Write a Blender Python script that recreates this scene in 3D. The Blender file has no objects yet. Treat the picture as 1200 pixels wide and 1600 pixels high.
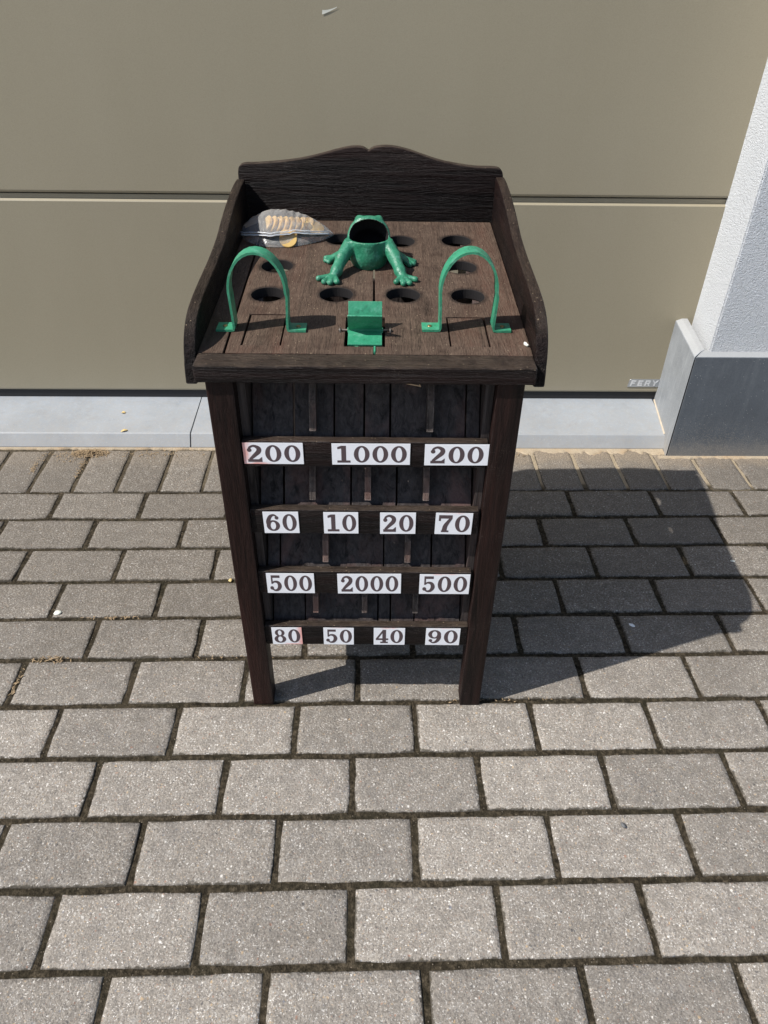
import bpy, bmesh, math, random
import numpy as np
from mathutils import Vector, Matrix, noise as mnoise

random.seed(7)
SC = bpy.context.scene
COL = SC.collection

# ------------------------------------------------------------------ camera
PITCH, YAW, ROLL, CAMH = 0.65825, 0.03329, 0.01505, 1.17804
cy, sy = math.cos(YAW), math.sin(YAW)
fwd = Vector((sy*math.cos(PITCH), cy*math.cos(PITCH), -math.sin(PITCH)))
right = Vector((cy, -sy, 0)); up = right.cross(fwd)
cr, sr = math.cos(ROLL), math.sin(ROLL)
r2 = cr*right + sr*up; u2 = -sr*right + cr*up
M = Matrix((r2, u2, -fwd)).transposed().to_4x4()
M.translation = Vector((0, 0, CAMH))
cam = bpy.data.cameras.new('camera')
cam.sensor_fit = 'VERTICAL'; cam.sensor_height = 24.0
cam.lens = 24.0*1145.66/1600.0
cam.clip_start = 0.02; cam.clip_end = 500
camo = bpy.data.objects.new('camera', cam); COL.objects.link(camo)
camo.matrix_world = M
SC.camera = camo

# ------------------------------------------------------------------ light
SUNDIR = Vector((0.815, 0.27, -1.0)).normalized()      # the way the light travels
elev = math.asin(-SUNDIR.z)
az = math.atan2(-SUNDIR.x, -SUNDIR.y)
W = bpy.data.worlds.new('World'); SC.world = W; W.use_nodes = True
wn = W.node_tree.nodes; wl = W.node_tree.links
sky = wn.new('ShaderNodeTexSky'); sky.sky_type = 'NISHITA'; sky.sun_disc = False
sky.sun_elevation = elev; sky.sun_rotation = az
bg = wn['Background']; bg.inputs['Strength'].default_value = 0.092
wl.new(sky.outputs[0], bg.inputs['Color'])
sun = bpy.data.lights.new('sun', 'SUN'); sun.energy = 4.3; sun.angle = math.radians(0.5)
sun.color = (1.0, 0.975, 0.935)
suno = bpy.data.objects.new('sun', sun); COL.objects.link(suno)
suno.rotation_euler = SUNDIR.to_track_quat('-Z', 'Y').to_euler()
suno.location = (-3, -1, 4)
vs = SC.view_settings
vs.view_transform = 'Standard'; vs.look = 'None'; vs.gamma = 1; vs.exposure = 0.45
vs.use_curve_mapping = False

# ------------------------------------------------------------------ helpers
def link(name, me, mat=None, parent=None):
    o = bpy.data.objects.new(name, me); COL.objects.link(o)
    if mat is not None:
        me.materials.append(mat)
    if parent is not None:
        o.parent = parent
    return o
def empty(name, loc=(0, 0, 0), rz=0.0, label=None, cat=None, group=None):
    o = bpy.data.objects.new(name, None); COL.objects.link(o)
    o.location = loc; o.rotation_euler = (0, 0, rz); o.empty_display_size = 0.05
    tag(o, label, cat, group); return o
def tag(o, label=None, cat=None, group=None, kind=None):
    if label: o['label'] = label
    if cat: o['category'] = cat
    if group: o['group'] = group
    if kind: o['kind'] = kind
    return o
def pyd(name, v, f, smooth=False):
    me = bpy.data.meshes.new(name); me.from_pydata([tuple(p) for p in v], [], f); me.update()
    if smooth:
        me.polygons.foreach_set('use_smooth', [True]*len(me.polygons))
    return me
def bm_mesh(name, bm, smooth=False):
    me = bpy.data.meshes.new(name); bmesh.ops.recalc_face_normals(bm, faces=bm.faces)
    bm.to_mesh(me); bm.free()
    if smooth:
        me.polygons.foreach_set('use_smooth', [True]*len(me.polygons))
    return me
def box_mesh(name, x0, x1, y0, y1, z0, z1, bev=0.0, seg=2, jit=0.0, fn=None, cuts=0):
    bm = bmesh.new()
    bmesh.ops.create_cube(bm, size=1.0)
    for v in bm.verts:
        v.co = Vector((x0 + (v.co.x+.5)*(x1-x0), y0 + (v.co.y+.5)*(y1-y0), z0 + (v.co.z+.5)*(z1-z0)))
    if cuts:
        bmesh.ops.subdivide_edges(bm, edges=max_edges(bm), cuts=cuts, use_grid_fill=True)
    if bev:
        es = [e for e in bm.edges if len(e.link_faces) == 2 and e.calc_face_angle(0) > 0.5]
        bmesh.ops.bevel(bm, geom=es, offset=bev, segments=seg, profile=0.6, affect='EDGES')
    if jit:
        for v in bm.verts:
            n = mnoise.noise_vector(v.co*60 + Vector((x0*31, y1*17, z0*23)))
            v.co += n*jit
    if fn:
        for v in bm.verts: v.co = Vector(fn(*v.co))
    return bm_mesh(name, bm)
def max_edges(bm):
    d = max(e.calc_length() for e in bm.edges)
    return [e for e in bm.edges if e.calc_length() > d*0.98]
def plate_mesh(name, loops, thick, bev, fn, bevres=1):
    """2D outline(s) with holes, given thickness and a rounded edge; fn maps (a,b,c) to space"""
    cu = bpy.data.curves.new('tmp', 'CURVE'); cu.dimensions = '2D'; cu.fill_mode = 'BOTH'
    for lp in loops:
        s = cu.splines.new('POLY'); s.points.add(len(lp)-1)
        for p, q in zip(s.points, lp): p.co = (q[0], q[1], 0, 1)
        s.use_cyclic_u = True
    cu.extrude = max(thick/2-bev, 1e-4); cu.bevel_depth = bev; cu.bevel_resolution = bevres; cu.offset = -bev
    ob = bpy.data.objects.new('tmp', cu); COL.objects.link(ob)
    dg = bpy.context.evaluated_depsgraph_get()
    me0 = ob.evaluated_get(dg).to_mesh()
    vv = [fn(*v.co) for v in me0.vertices]; ff = [tuple(p.vertices) for p in me0.polygons]
    ob.evaluated_get(dg).to_mesh_clear()
    bpy.data.objects.remove(ob); bpy.data.curves.remove(cu)
    bm = bmesh.new(); bv = [bm.verts.new(p) for p in vv]
    for f in ff:
        try: bm.faces.new([bv[i] for i in f])
        except ValueError: pass
    bmesh.ops.remove_doubles(bm, verts=bm.verts, dist=1e-5)
    return bm_mesh(name, bm)
def smooth_by_angle(me, ang=0.6):
    me.polygons.foreach_set('use_smooth', [True]*len(me.polygons))
    try: me.set_sharp_from_angle(angle=ang)
    except Exception: pass
    return me
def spline(pts, n=8):
    """Catmull-Rom through points"""
    out = []
    P = [np.array(p, float) for p in pts]
    P = [2*P[0]-P[1]] + P + [2*P[-1]-P[-2]]
    for i in range(1, len(P)-2):
        for k in range(n):
            t = k/n
            out.append(0.5*((2*P[i]) + (-P[i-1]+P[i+1])*t + (2*P[i-1]-5*P[i]+4*P[i+1]-P[i+2])*t*t + (-P[i-1]+3*P[i]-3*P[i+1]+P[i+2])*t**3))
    out.append(P[-2]); return [tuple(p) for p in out]

# ------------------------------------------------------------------ materials
class NT:
    def __init__(s, name, rough=0.6, spec=0.4):
        s.m = bpy.data.materials.new(name); s.m.use_nodes = True
        s.t = s.m.node_tree; s.b = s.t.nodes['Principled BSDF']
        s.b.inputs['Roughness'].default_value = rough
        s.b.inputs['Specular IOR Level'].default_value = spec
    def n(s, typ, **kw):
        nd = s.t.nodes.new(typ)
        for k, v in kw.items():
            if k.startswith('i_'):
                key = k[2:]; key = int(key) if key.isdigit() else key.replace('_', ' ')
                s.put(nd, key, v)
            else: setattr(nd, k, v)
        return nd
    def put(s, nd, key, v):
        if isinstance(v, bpy.types.NodeSocket): s.t.links.new(v, nd.inputs[key])
        else: nd.inputs[key].default_value = v
    def pos(s): return s.n('ShaderNodeNewGeometry').outputs['Position']
    def obj(s): return s.n('ShaderNodeTexCoord').outputs['Object']
    def mapping(s, vec, scale=(1, 1, 1), loc=(0, 0, 0)):
        m = s.n('ShaderNodeMapping'); s.put(m, 'Vector', vec); m.inputs['Scale'].default_value = scale
        s.put(m, 'Location', loc)
        return m.outputs[0]
    def noise(s, vec, scale, detail=4, rough=0.55, dist=0.0, out='Fac'):
        nd = s.n('ShaderNodeTexNoise'); s.put(nd, 'Vector', vec)
        nd.inputs['Scale'].default_value = scale; nd.inputs['Detail'].default_value = detail
        nd.inputs['Roughness'].default_value = rough; nd.inputs['Distortion'].default_value = dist
        return nd.outputs[out]
    def vor(s, vec, scale, out='Distance', feature='F1', rnd=1.0):
        nd = s.n('ShaderNodeTexVoronoi', feature=feature); s.put(nd, 'Vector', vec)
        nd.inputs['Scale'].default_value = scale; nd.inputs['Randomness'].default_value = rnd
        return nd.outputs[out]
    def ramp(s, fac, stops, interp='LINEAR'):
        r = s.n('ShaderNodeValToRGB'); s.put(r, 'Fac', fac); e = r.color_ramp.elements
        r.color_ramp.interpolation = interp
        while len(e) < len(stops): e.new(0.5)
        for el, (p, c) in zip(e, stops):
            el.position = p
            el.color = (c, c, c, 1) if isinstance(c, (int, float)) else (*c, 1)
        return r.outputs[0]
    def mix(s, fac, a, b, blend='MIX'):
        m = s.n('ShaderNodeMix', data_type='RGBA', blend_type=blend)
        s.put(m, 0, fac)
        for k, v in ((6, a), (7, b)):
            if not isinstance(v, bpy.types.NodeSocket) and len(v) == 3: v = (*v, 1)
            s.put(m, k, v)
        return m.outputs[2]
    def math(s, op, a, b=0.0, clamp=False):
        m = s.n('ShaderNodeMath', operation=op, use_clamp=clamp); s.put(m, 0, a); s.put(m, 1, b); return m.outputs[0]
    def sep(s, vec, axis):
        nd = s.n('ShaderNodeSeparateXYZ'); s.put(nd, 0, vec); return nd.outputs[axis]
    def mrange(s, v, a, b, c=0.0, d=1.0):
        nd = s.n('ShaderNodeMapRange'); nd.interpolation_type = 'SMOOTHSTEP'
        s.put(nd, 0, v); s.put(nd, 1, a); s.put(nd, 2, b); s.put(nd, 3, c); s.put(nd, 4, d); return nd.outputs[0]
    def bump(s, h, strength=0.5, dist=0.002, normal=None):
        nd = s.n('ShaderNodeBump'); s.put(nd, 'Height', h)
        nd.inputs['Strength'].default_value = strength; nd.inputs['Distance'].default_value = dist
        if normal is not None: s.put(nd, 'Normal', normal)
        return nd.outputs[0]
    def color(s, c):
        if isinstance(c, bpy.types.NodeSocket): s.t.links.new(c, s.b.inputs['Base Color'])
        else: s.b.inputs['Base Color'].default_value = (*c, 1)
    def rough(s, v): s.put(s.b, 'Roughness', v)
    def normal(s, v): s.put(s.b, 'Normal', v)
    def edge(s, radius=0.003):
        """how sharply the surface turns here: 1 on worn arrises"""
        bv = s.n('ShaderNodeBevel', samples=4); bv.inputs['Radius'].default_value = radius
        g = s.n('ShaderNodeNewGeometry')
        d = s.n('ShaderNodeVectorMath', operation='DOT_PRODUCT')
        s.put(d, 0, bv.outputs[0]); s.put(d, 1, g.outputs['True Normal'])
        return s.math('SUBTRACT', 1.0, d.outputs['Value'], True)

def concrete_paver():
    m = NT('concrete_paver', 0.9, 0.25)
    p = m.pos()
    oi = m.n('ShaderNodeObjectInfo').outputs['Random']
    big = m.noise(p, 7, 4)
    fine = m.noise(p, 260, 5, 0.75)
    mid = m.noise(p, 60, 3)
    base = m.mix(big, (0.232, 0.209, 0.182), (0.325, 0.296, 0.260))
    base = m.mix(m.ramp(fine, [(0.30, 0.0), (0.62, 1.0)]), m.mix(1.0, base, (0.50, 0.48, 0.46), 'MULTIPLY'), m.mix(1.0, base, (1.28, 1.26, 1.24), 'MULTIPLY'))
    # aggregate: stones of a few millimetres, mostly grey, some white, buff, rusty and slate
    warp = m.mix(0.006, p, m.noise(p, 300, 2, out='Color'), 'ADD')
    for sc, th, k in ((420, 0.34, 0), (210, 0.27, 1), (105, 0.20, 2)):
        d = m.vor(warp, sc); c = m.vor(warp, sc, 'Color')
        pick = m.sep(c, 0); hue = m.sep(c, 1)
        stone = m.ramp(hue, [(0.0, (0.10, 0.095, 0.095)), (0.18, (0.30, 0.27, 0.24)), (0.40, (0.52, 0.49, 0.45)), (0.62, (0.80, 0.76, 0.70)), (0.86, (0.50, 0.36, 0.22)), (0.93, (0.34, 0.19, 0.13)), (0.97, (0.17, 0.18, 0.21))], 'CONSTANT')
        sel = m.math('MULTIPLY', m.mrange(d, th+0.08, th-0.05), m.math('GREATER_THAN', pick, (0.30, 0.55, 0.84)[k]))
        sel = m.math('MULTIPLY', sel, (0.70, 0.80, 0.85)[k])
        base = m.mix(sel, base, stone)
    mot = m.noise(p, 38, 4, 0.65)
    base = m.mix(m.ramp(mot, [(0.36, 0.42), (0.52, 0.0)]), base, (0.165, 0.150, 0.132))
    base = m.mix(m.ramp(mot, [(0.56, 0.0), (0.74, 0.35)]), base, (0.46, 0.44, 0.41))
    val = m.mrange(oi, 0, 1, 0.82, 1.08)
    base = m.mix(1.0, base, m.n('ShaderNodeCombineColor', i_0=val, i_1=m.math('MULTIPLY', val, 0.993), i_2=m.math('MULTIPLY', val, 0.98)).outputs[0], 'MULTIPLY')
    # greyer weathered patches and buff sand blown in by the door
    st = m.ramp(m.noise(p, 13, 5, 0.65), [(0.52, 0.0), (0.70, 1.0)])
    base = m.mix(m.math('MULTIPLY', st, 0.22), base, (0.15, 0.14, 0.135))
    y = m.sep(p, 1); x = m.sep(p, 0)
    near = m.math('MULTIPLY', m.mrange(m.math('ADD', y, m.math('MULTIPLY', m.noise(p, 22, 5, 0.7), 0.12)), 1.76, 1.86), m.mrange(x, -0.9, 0.6, 0.25, 0.8))
    base = m.mix(near, base, (0.46, 0.36, 0.25))
    # darker brown with more white specks towards the building
    doorward = m.mrange(m.math('ADD', y, m.math('MULTIPLY', m.math('SUBTRACT', m.noise(p, 5, 4, 0.6), 0.5), 0.5)), 0.78, 1.28)
    base = m.mix(m.math('MULTIPLY', doorward, m.mrange(fine, 0.66, 0.42, 0.20, 0.72)), base, (0.105, 0.089, 0.071))
    lc = m.math('MULTIPLY', m.mrange(m.vor(warp, 150), 0.27, 0.17), m.math('GREATER_THAN', m.sep(m.vor(warp, 150, 'Color'), 2), 0.80))
    base = m.mix(m.math('MULTIPLY', lc, m.mrange(doorward, 0, 1, 0.15, 0.85)), base, (0.70, 0.68, 0.64))
    # soil clinging along the edges
    ed = m.n('ShaderNodeAttribute', attribute_name='inner').outputs['Fac']
    dirt = m.math('ADD', ed, m.math('MULTIPLY', m.math('SUBTRACT', m.noise(p, 120, 4, 0.7), 0.5), 1.5))
    dk = m.mrange(m.math('ADD', dirt, m.mrange(m.noise(p, 17, 3), 0.35, 0.65, -0.12, 0.22)), 0.30, 0.02)
    base = m.mix(m.math('MULTIPLY', dk, 0.85), base, (0.060, 0.050, 0.036))
    m.color(base)
    h = m.math('ADD', m.math('MULTIPLY', m.noise(p, 420, 4, 0.7), 0.9), m.math('MULTIPLY', m.vor(warp, 240), -0.7))
    h = m.math('ADD', h, m.math('MULTIPLY', mid, 0.7))
    m.normal(m.bump(h, 0.75, 0.0022))
    return m.m
def joint_soil():
    m = NT('joint_soil', 0.95, 0.1); p = m.pos()
    n1 = m.noise(p, 120, 5, 0.7); n2 = m.noise(p, 14, 4)
    c = m.ramp(n1, [(0.30, (0.016, 0.013, 0.009)), (0.50, (0.060, 0.049, 0.034)), (0.70, (0.17, 0.138, 0.098))])
    c = m.mix(m.ramp(m.noise(p, 9, 4, 0.6), [(0.54, 0.0), (0.72, 0.45)]), c, (0.130, 0.104, 0.072))
    c = m.mix(1.0, c, (0.72, 0.70, 0.66), 'MULTIPLY')
    c = m.mix(m.math('MULTIPLY', m.ramp(n2, [(0.45, 0.0), (0.70, 1.0)]), 0.35), c, (0.036, 0.034, 0.020))
    y = m.sep(p, 1); x = m.sep(p, 0)
    sand = m.math('MULTIPLY', m.mrange(m.math('ADD', y, m.math('MULTIPLY', m.noise(p, 18, 4), 0.1)), 1.655, 1.71), m.mrange(x, -0.7, 0.35, 0.12, 1.0))
    c = m.mix(m.math('MULTIPLY', sand, 0.9), c, m.mix(n1, (0.34, 0.27, 0.18), (0.50, 0.41, 0.29)))
    gr = m.vor(p, 260); gc = m.sep(m.vor(p, 260, 'Color'), 0)
    g = m.math('MULTIPLY', m.mrange(gr, 0.32, 0.18), m.math('GREATER_THAN', gc, 0.92))
    c = m.mix(m.math('MULTIPLY', g, 0.6), c, (0.30, 0.25, 0.19))
    m.color(c); m.normal(m.bump(m.math('ADD', n1, m.math('MULTIPLY', m.noise(p, 400, 3), 0.5)), 1.0, 0.006))
    return m.m
def far_paving():
    m = NT('far_paving', 0.9, 0.25); p = m.pos()
    b = m.n('ShaderNodeTexBrick'); m.put(b, 'Vector', p)
    b.inputs['Scale'].default_value = 1.0; b.inputs['Brick Width'].default_value = 0.228; b.inputs['Row Height'].default_value = 0.1176
    b.inputs['Mortar Size'].default_value = 0.006; b.inputs['Color1'].default_value = (0.27, 0.25, 0.225, 1)
    b.inputs['Color2'].default_value = (0.32, 0.295, 0.265, 1); b.inputs['Mortar'].default_value = (0.06, 0.05, 0.036, 1)
    f = m.noise(p, 240, 4, 0.7)
    m.color(m.mix(f, m.mix(1, b.outputs[0], (0.7, 0.7, 0.7), 'MULTIPLY'), m.mix(1, b.outputs[0], (1.25, 1.25, 1.25), 'MULTIPLY')))
    m.normal(m.bump(f, 0.6, 0.002)); return m.m
def wood(name, axis, dark, light, dust=None, dust_amt=0.0, wear=0.5, rough=0.62, bumps=0.6, worn=0.4, holes=None):
    """axis: grain direction in the table's own coordinates"""
    m = NT(name, rough, 0.14); o = m.obj()
    oi = m.n('ShaderNodeObjectInfo').outputs['Random']
    off = m.n('ShaderNodeCombineXYZ', i_0=m.math('MULTIPLY', oi, 3.1), i_1=m.math('MULTIPLY', oi, 1.7), i_2=m.math('MULTIPLY', oi, 2.3)).outputs[0]
    sc = [1, 1, 1]; sc[axis] = 0.07
    v = m.mapping(o, tuple(sc), off)
    sc2 = [1, 1, 1]; sc2[axis] = 0.14
    v2 = m.mapping(o, tuple(sc2), off)
    grain = m.noise(v, 120, 6, 0.72, 0.6); fib = m.noise(v2, 520, 4, 0.7); big = m.noise(o, 9, 4, 0.6)
    c = m.mix(m.ramp(grain, [(0.32, 0.0), (0.68, 1.0)]), dark, light)
    c = m.mix(m.math('MULTIPLY', m.ramp(fib, [(0.36, 0.0), (0.5, 1.0)]), 0.0), c, light)
    red = m.ramp(m.noise(v, 22, 4), [(0.5, 0.0), (0.72, 1.0)])
    c = m.mix(m.math('MULTIPLY', red, 0.35), c, tuple(min(1, a*b) for a, b in zip(light, (1.45, 0.85, 0.72))))
    crk = m.noise(v, 46, 5, 0.7, 0.8)
    c = m.mix(m.ramp(crk, [(0.34, 0.85), (0.44, 0.0)]), c, tuple(x*0.35 for x in dark))
    patch = m.math('MULTIPLY', m.ramp(m.noise(v, 9, 5, 0.7, 0.5), [(0.52, 0.0), (0.66, 1.0)]), worn)
    c = m.mix(patch, c, tuple(min(1, a*b) for a, b in zip(light, (2.6, 1.75, 1.6))))
    if dust:
        dm = m.math('MULTIPLY', m.ramp(m.noise(o, 26, 5, 0.7), [(0.30, 0.35), (0.62, 1.0)]), dust_amt)
        dm = m.math('MULTIPLY', dm, m.ramp(fib, [(0.30, 0.25), (0.55, 1.0)]))
        up_ = m.mrange(m.sep(m.n('ShaderNodeNewGeometry').outputs['Normal'], 2), 0.5, 0.9)
        c = m.mix(m.math('MULTIPLY', dm, up_), c, m.mix(big, dust, tuple(x*0.72 for x in dust)))
        sp = m.math('MULTIPLY', m.mrange(m.vor(o, 210), 0.26, 0.14), m.math('GREATER_THAN', m.sep(m.vor(o, 210, 'Color'), 0), 0.88))
        c = m.mix(m.math('MULTIPLY', sp, m.math('MULTIPLY', up_, 0.6)), c, (0.34, 0.26, 0.17))
    if holes:
        ring = None
        for hx, hy in holes:
            dx = m.math('SUBTRACT', m.sep(o, 0), hx); dy = m.math('SUBTRACT', m.sep(o, 1), hy)
            d2 = m.math('SQRT', m.math('ADD', m.math('MULTIPLY', dx, dx), m.math('MULTIPLY', dy, dy)))
            ring = d2 if ring is None else m.math('MINIMUM', ring, d2)
        rm = m.mrange(m.math('ADD', ring, m.math('MULTIPLY', m.math('SUBTRACT', m.noise(o, 45, 4, 0.7), 0.5), 0.022)), 0.036, 0.026)
        c = m.mix(m.math('MULTIPLY', rm, 0.75), c, (0.014, 0.0105, 0.009))
    e = m.edge(0.0035)
    wm = m.math('MULTIPLY', m.mrange(m.math('MULTIPLY', e, m.mrange(m.noise(o, 70, 5, 0.7), 0.35, 0.65, 0.15, 1.6)), 0.05, 0.28), wear)
    c = m.mix(wm, c, tuple(min(1, x*2.6+0.080) for x in light))
    # thin scratches
    s1 = m.mapping(o, (9, 60, 40)); scr = m.noise(s1, 2.2, 3, 0.5, 2.5)
    sm = m.math('MULTIPLY', m.mrange(m.math('ABSOLUTE', m.math('SUBTRACT', scr, 0.5)), 0.0035, 0.001), m.ramp(m.noise(o, 12, 2), [(0.55, 0.0), (0.66, 0.55)]))
    c = m.mix(sm, c, (0.22, 0.18, 0.15))
    m.color(c)
    m.rough(m.mrange(big, 0.3, 0.7, rough-0.14, rough+0.12))
    h = m.math('ADD', m.math('ADD', grain, m.math('MULTIPLY', crk, 1.6)), m.math('MULTIPLY', fib, 0.55))
    m.normal(m.bump(h, bumps, 0.0042)); return m.m
def green_paint(name, chip=0.25, rough=0.42, k=1.22, bumps=0.25):
    m = NT(name, rough, 0.5); o = m.obj()
    n = m.noise(o, 38, 4, 0.6)
    c = m.mix(n, tuple(x*k for x in (0.022, 0.165, 0.088)), tuple(x*k for x in (0.034, 0.245, 0.134)))
    c = m.mix(m.ramp(m.noise(o, 120, 3), [(0.55, 0.0), (0.75, 0.5)]), c, (0.085, 0.34, 0.22))
    e = m.edge(0.0024)
    ch = m.math('MULTIPLY', m.mrange(m.math('ADD', e, m.math('MULTIPLY', m.math('SUBTRACT', m.noise(o, 190, 4, 0.7), 0.5), 0.9)), 0.20, 0.38), chip)
    c = m.mix(ch, c, (0.28, 0.33, 0.22))
    gm = m.ramp(m.noise(o, 95, 5, 0.7), [(0.30, 0.55), (0.46, 0.0)])
    c = m.mix(gm, c, (0.014, 0.075, 0.043))
    dust_ = m.math('MULTIPLY', m.ramp(m.noise(o, 60, 5, 0.75), [(0.52, 0.0), (0.70, 1.0)]), 0.30)
    c = m.mix(dust_, c, (0.20, 0.42, 0.33))
    ck = m.math('MULTIPLY', m.mrange(m.vor(o, 120), 0.17, 0.10), m.math('GREATER_THAN', m.sep(m.vor(o, 120, 'Color'), 0), 0.90))
    c = m.mix(m.math('MULTIPLY', ck, chip), c, (0.10, 0.085, 0.065))
    m.color(c); m.rough(m.mrange(n, 0.3, 0.7, rough-0.08, rough+0.16))
    m.normal(m.bump(m.math('ADD', m.noise(o, 210, 3), m.math('MULTIPLY', m.noise(o, 60, 2), 1.5)), bumps, 0.0016)); return m.m
def plain(name, col, rough=0.5, metal=0.0, nscale=80, var=0.25, bump=0.2, bd=0.0008, spec=0.4):
    m = NT(name, rough, spec); o = m.obj(); n = m.noise(o, nscale, 5, 0.6)
    m.color(m.mix(n, tuple(c*(1-var) for c in col), tuple(min(1, c*(1+var)) for c in col)))
    m.b.inputs['Metallic'].default_value = metal
    m.normal(m.bump(n, bump, bd)); return m.m
def door_paint():
    m = NT('door_paint', 0.42, 0.45); o = m.obj()
    v = m.mapping(o, (1, 1, 0.35))
    big = m.noise(v, 2.2, 3); st = m.noise(m.mapping(o, (1, 1, 0.10)), 5, 4)
    f = m.noise(m.mapping(o, (0.6, 1, 1)), 420, 3, 0.7)
    c = m.mix(big, (0.292, 0.252, 0.172), (0.338, 0.294, 0.206))
    c = m.mix(m.ramp(st, [(0.45, 0.0), (0.7, 0.30)]), c, (0.360, 0.315, 0.228))
    c = m.mix(m.math('MULTIPLY', m.ramp(f, [(0.35, 0.0), (0.7, 1.0)]), 0.30), c, (0.39, 0.345, 0.255))
    gr_ = m.noise(m.mapping(o, (1, 1, 1)), 900, 2, 0.6)
    c = m.mix(m.ramp(gr_, [(0.36, 0.28), (0.5, 0.0)]), c, (0.20, 0.172, 0.125))
    # faint run marks and scratches
    sc_ = m.noise(m.mapping(o, (9, 1, 16)), 3.0, 3, 0.5, 3.0)
    sm_ = m.math('MULTIPLY', m.mrange(m.math('ABSOLUTE', m.math('SUBTRACT', sc_, 0.5)), 0.0022, 0.0006), m.ramp(m.noise(o, 4, 2), [(0.60, 0.0), (0.66, 0.35)]))
    c = m.mix(sm_, c, (0.55, 0.50, 0.42))
    # rain-splashed dust spots towards the foot of the door
    z = m.sep(m.pos(), 2)
    sp = m.math('MULTIPLY', m.mrange(m.vor(o, 85), 0.10, 0.05), m.mrange(z, 0.45, 0.05, 0.0, 0.7))
    sp = m.math('MULTIPLY', sp, m.math('GREATER_THAN', m.sep(m.vor(o, 85, 'Color'), 1), 0.55))
    c = m.mix(sp, c, (0.56, 0.50, 0.40))
    c = m.mix(m.math('MULTIPLY', m.mrange(m.math('ADD', z, m.math('MULTIPLY', m.noise(o, 8, 3), 0.1)), 0.17, 0.10), 0.25), c, (0.40, 0.35, 0.27))
    m.color(c); m.rough(m.mrange(f, 0.2, 0.8, 0.38, 0.55))
    m.normal(m.bump(m.math('ADD', f, m.math('MULTIPLY', m.noise(o, 3, 2), 6.0)), 0.22, 0.0010)); return m.m
def stucco():
    m = NT('white_render', 0.9, 0.2); o = m.obj()
    n = m.noise(o, 9, 3); f = m.noise(o, 300, 3, 0.62); g2 = m.noise(o, 150, 2)
    c = m.mix(n, (0.675, 0.695, 0.72), (0.745, 0.765, 0.79))
    c = m.mix(m.ramp(f, [(0.30, 0.22), (0.46, 0.0)]), c, (0.50, 0.50, 0.50))
    z = m.sep(m.pos(), 2)
    c = m.mix(m.math('MULTIPLY', m.mrange(m.math('ADD', z, m.math('MULTIPLY', m.noise(o, 30, 4, 0.7), 0.08)), 0.42, 0.34), 0.18), c, (0.55, 0.50, 0.43))
    m.color(c)
    m.normal(m.bump(m.math('ADD', f, m.math('MULTIPLY', g2, 0.5)), 1.0, 0.0070)); return m.m
def bluestone(name, a, b, scuff=(0.5, 0.52, 0.54), ledge=0.75):
    m = NT(name, 0.5, 0.4); o = m.pos()
    n = m.noise(o, 11, 5, 0.6); f = m.noise(o, 260, 4, 0.7)
    c = m.mix(n, a, b)
    c = m.mix(m.math('MULTIPLY', m.ramp(f, [(0.4, 0.0), (0.72, 1.0)]), 0.28), c, scuff)
    c = m.mix(m.math('MULTIPLY', m.ramp(m.noise(o, 32, 5, 0.7), [(0.55, 0.0), (0.78, 1.0)]), 0.30), c, tuple(x*0.55 for x in a))
    sp = m.math('MULTIPLY', m.mrange(m.vor(o, 150), 0.20, 0.08), m.math('GREATER_THAN', m.sep(m.vor(o, 150, 'Color'), 0), 0.80))
    c = m.mix(m.math('MULTIPLY', sp, 0.6), c, (0.62, 0.62, 0.60))
    stk = m.noise(m.mapping(o, (1, 1, 0.12)), 70, 5, 0.7)
    c = m.mix(m.math('MULTIPLY', m.ramp(stk, [(0.52, 0.0), (0.72, 1.0)]), 0.30), c, scuff)
    c = m.mix(m.math('MULTIPLY', m.ramp(m.noise(o, 4.5, 4, 0.6), [(0.45, 0.0), (0.7, 1.0)]), 0.25), c, tuple(x*0.6 for x in a))
    z = m.sep(o, 2)
    spl = m.math('MULTIPLY', m.math('MULTIPLY', m.mrange(m.noise(o, 340, 3, 0.7), 0.52, 0.62), m.mrange(z, 0.17, 0.0)), 0.6)
    c = m.mix(spl, c, (0.36, 0.32, 0.27))
    du = m.mrange(m.math('SUBTRACT', z, m.math('MULTIPLY', m.noise(o, 40, 4, 0.7), 0.07)), 0.035, -0.015)
    c = m.mix(m.math('MULTIPLY', du, 0.35), c, (0.34, 0.30, 0.25))
    flat = m.mrange(m.sep(m.n('ShaderNodeNewGeometry').outputs['True Normal'], 2), 0.6, 0.95)
    c = m.mix(m.math('MULTIPLY', flat, ledge), c, m.mix(f, (0.33, 0.335, 0.335), (0.47, 0.47, 0.46)))
    e = m.edge(0.004)
    c = m.mix(m.math('MULTIPLY', m.mrange(e, 0.03, 0.2), 0.35), c, scuff)
    m.color(c); m.rough(m.mrange(n, 0.3, 0.7, 0.42, 0.62)); m.normal(m.bump(f, 0.35, 0.0010)); return m.m
def sand_mat():
    m = NT('blown_sand', 0.95, 0.1); p = m.pos(); n = m.noise(p, 300, 4, 0.75); b = m.noise(p, 16, 4)
    c = m.mix(n, (0.30, 0.23, 0.15), (0.58, 0.48, 0.35)); c = m.mix(m.ramp(b, [(0.5, 0.0), (0.7, 0.6)]), c, (0.44, 0.29, 0.16))
    m.color(c); m.normal(m.bump(n, 1.0, 0.003)); return m.m
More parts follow.
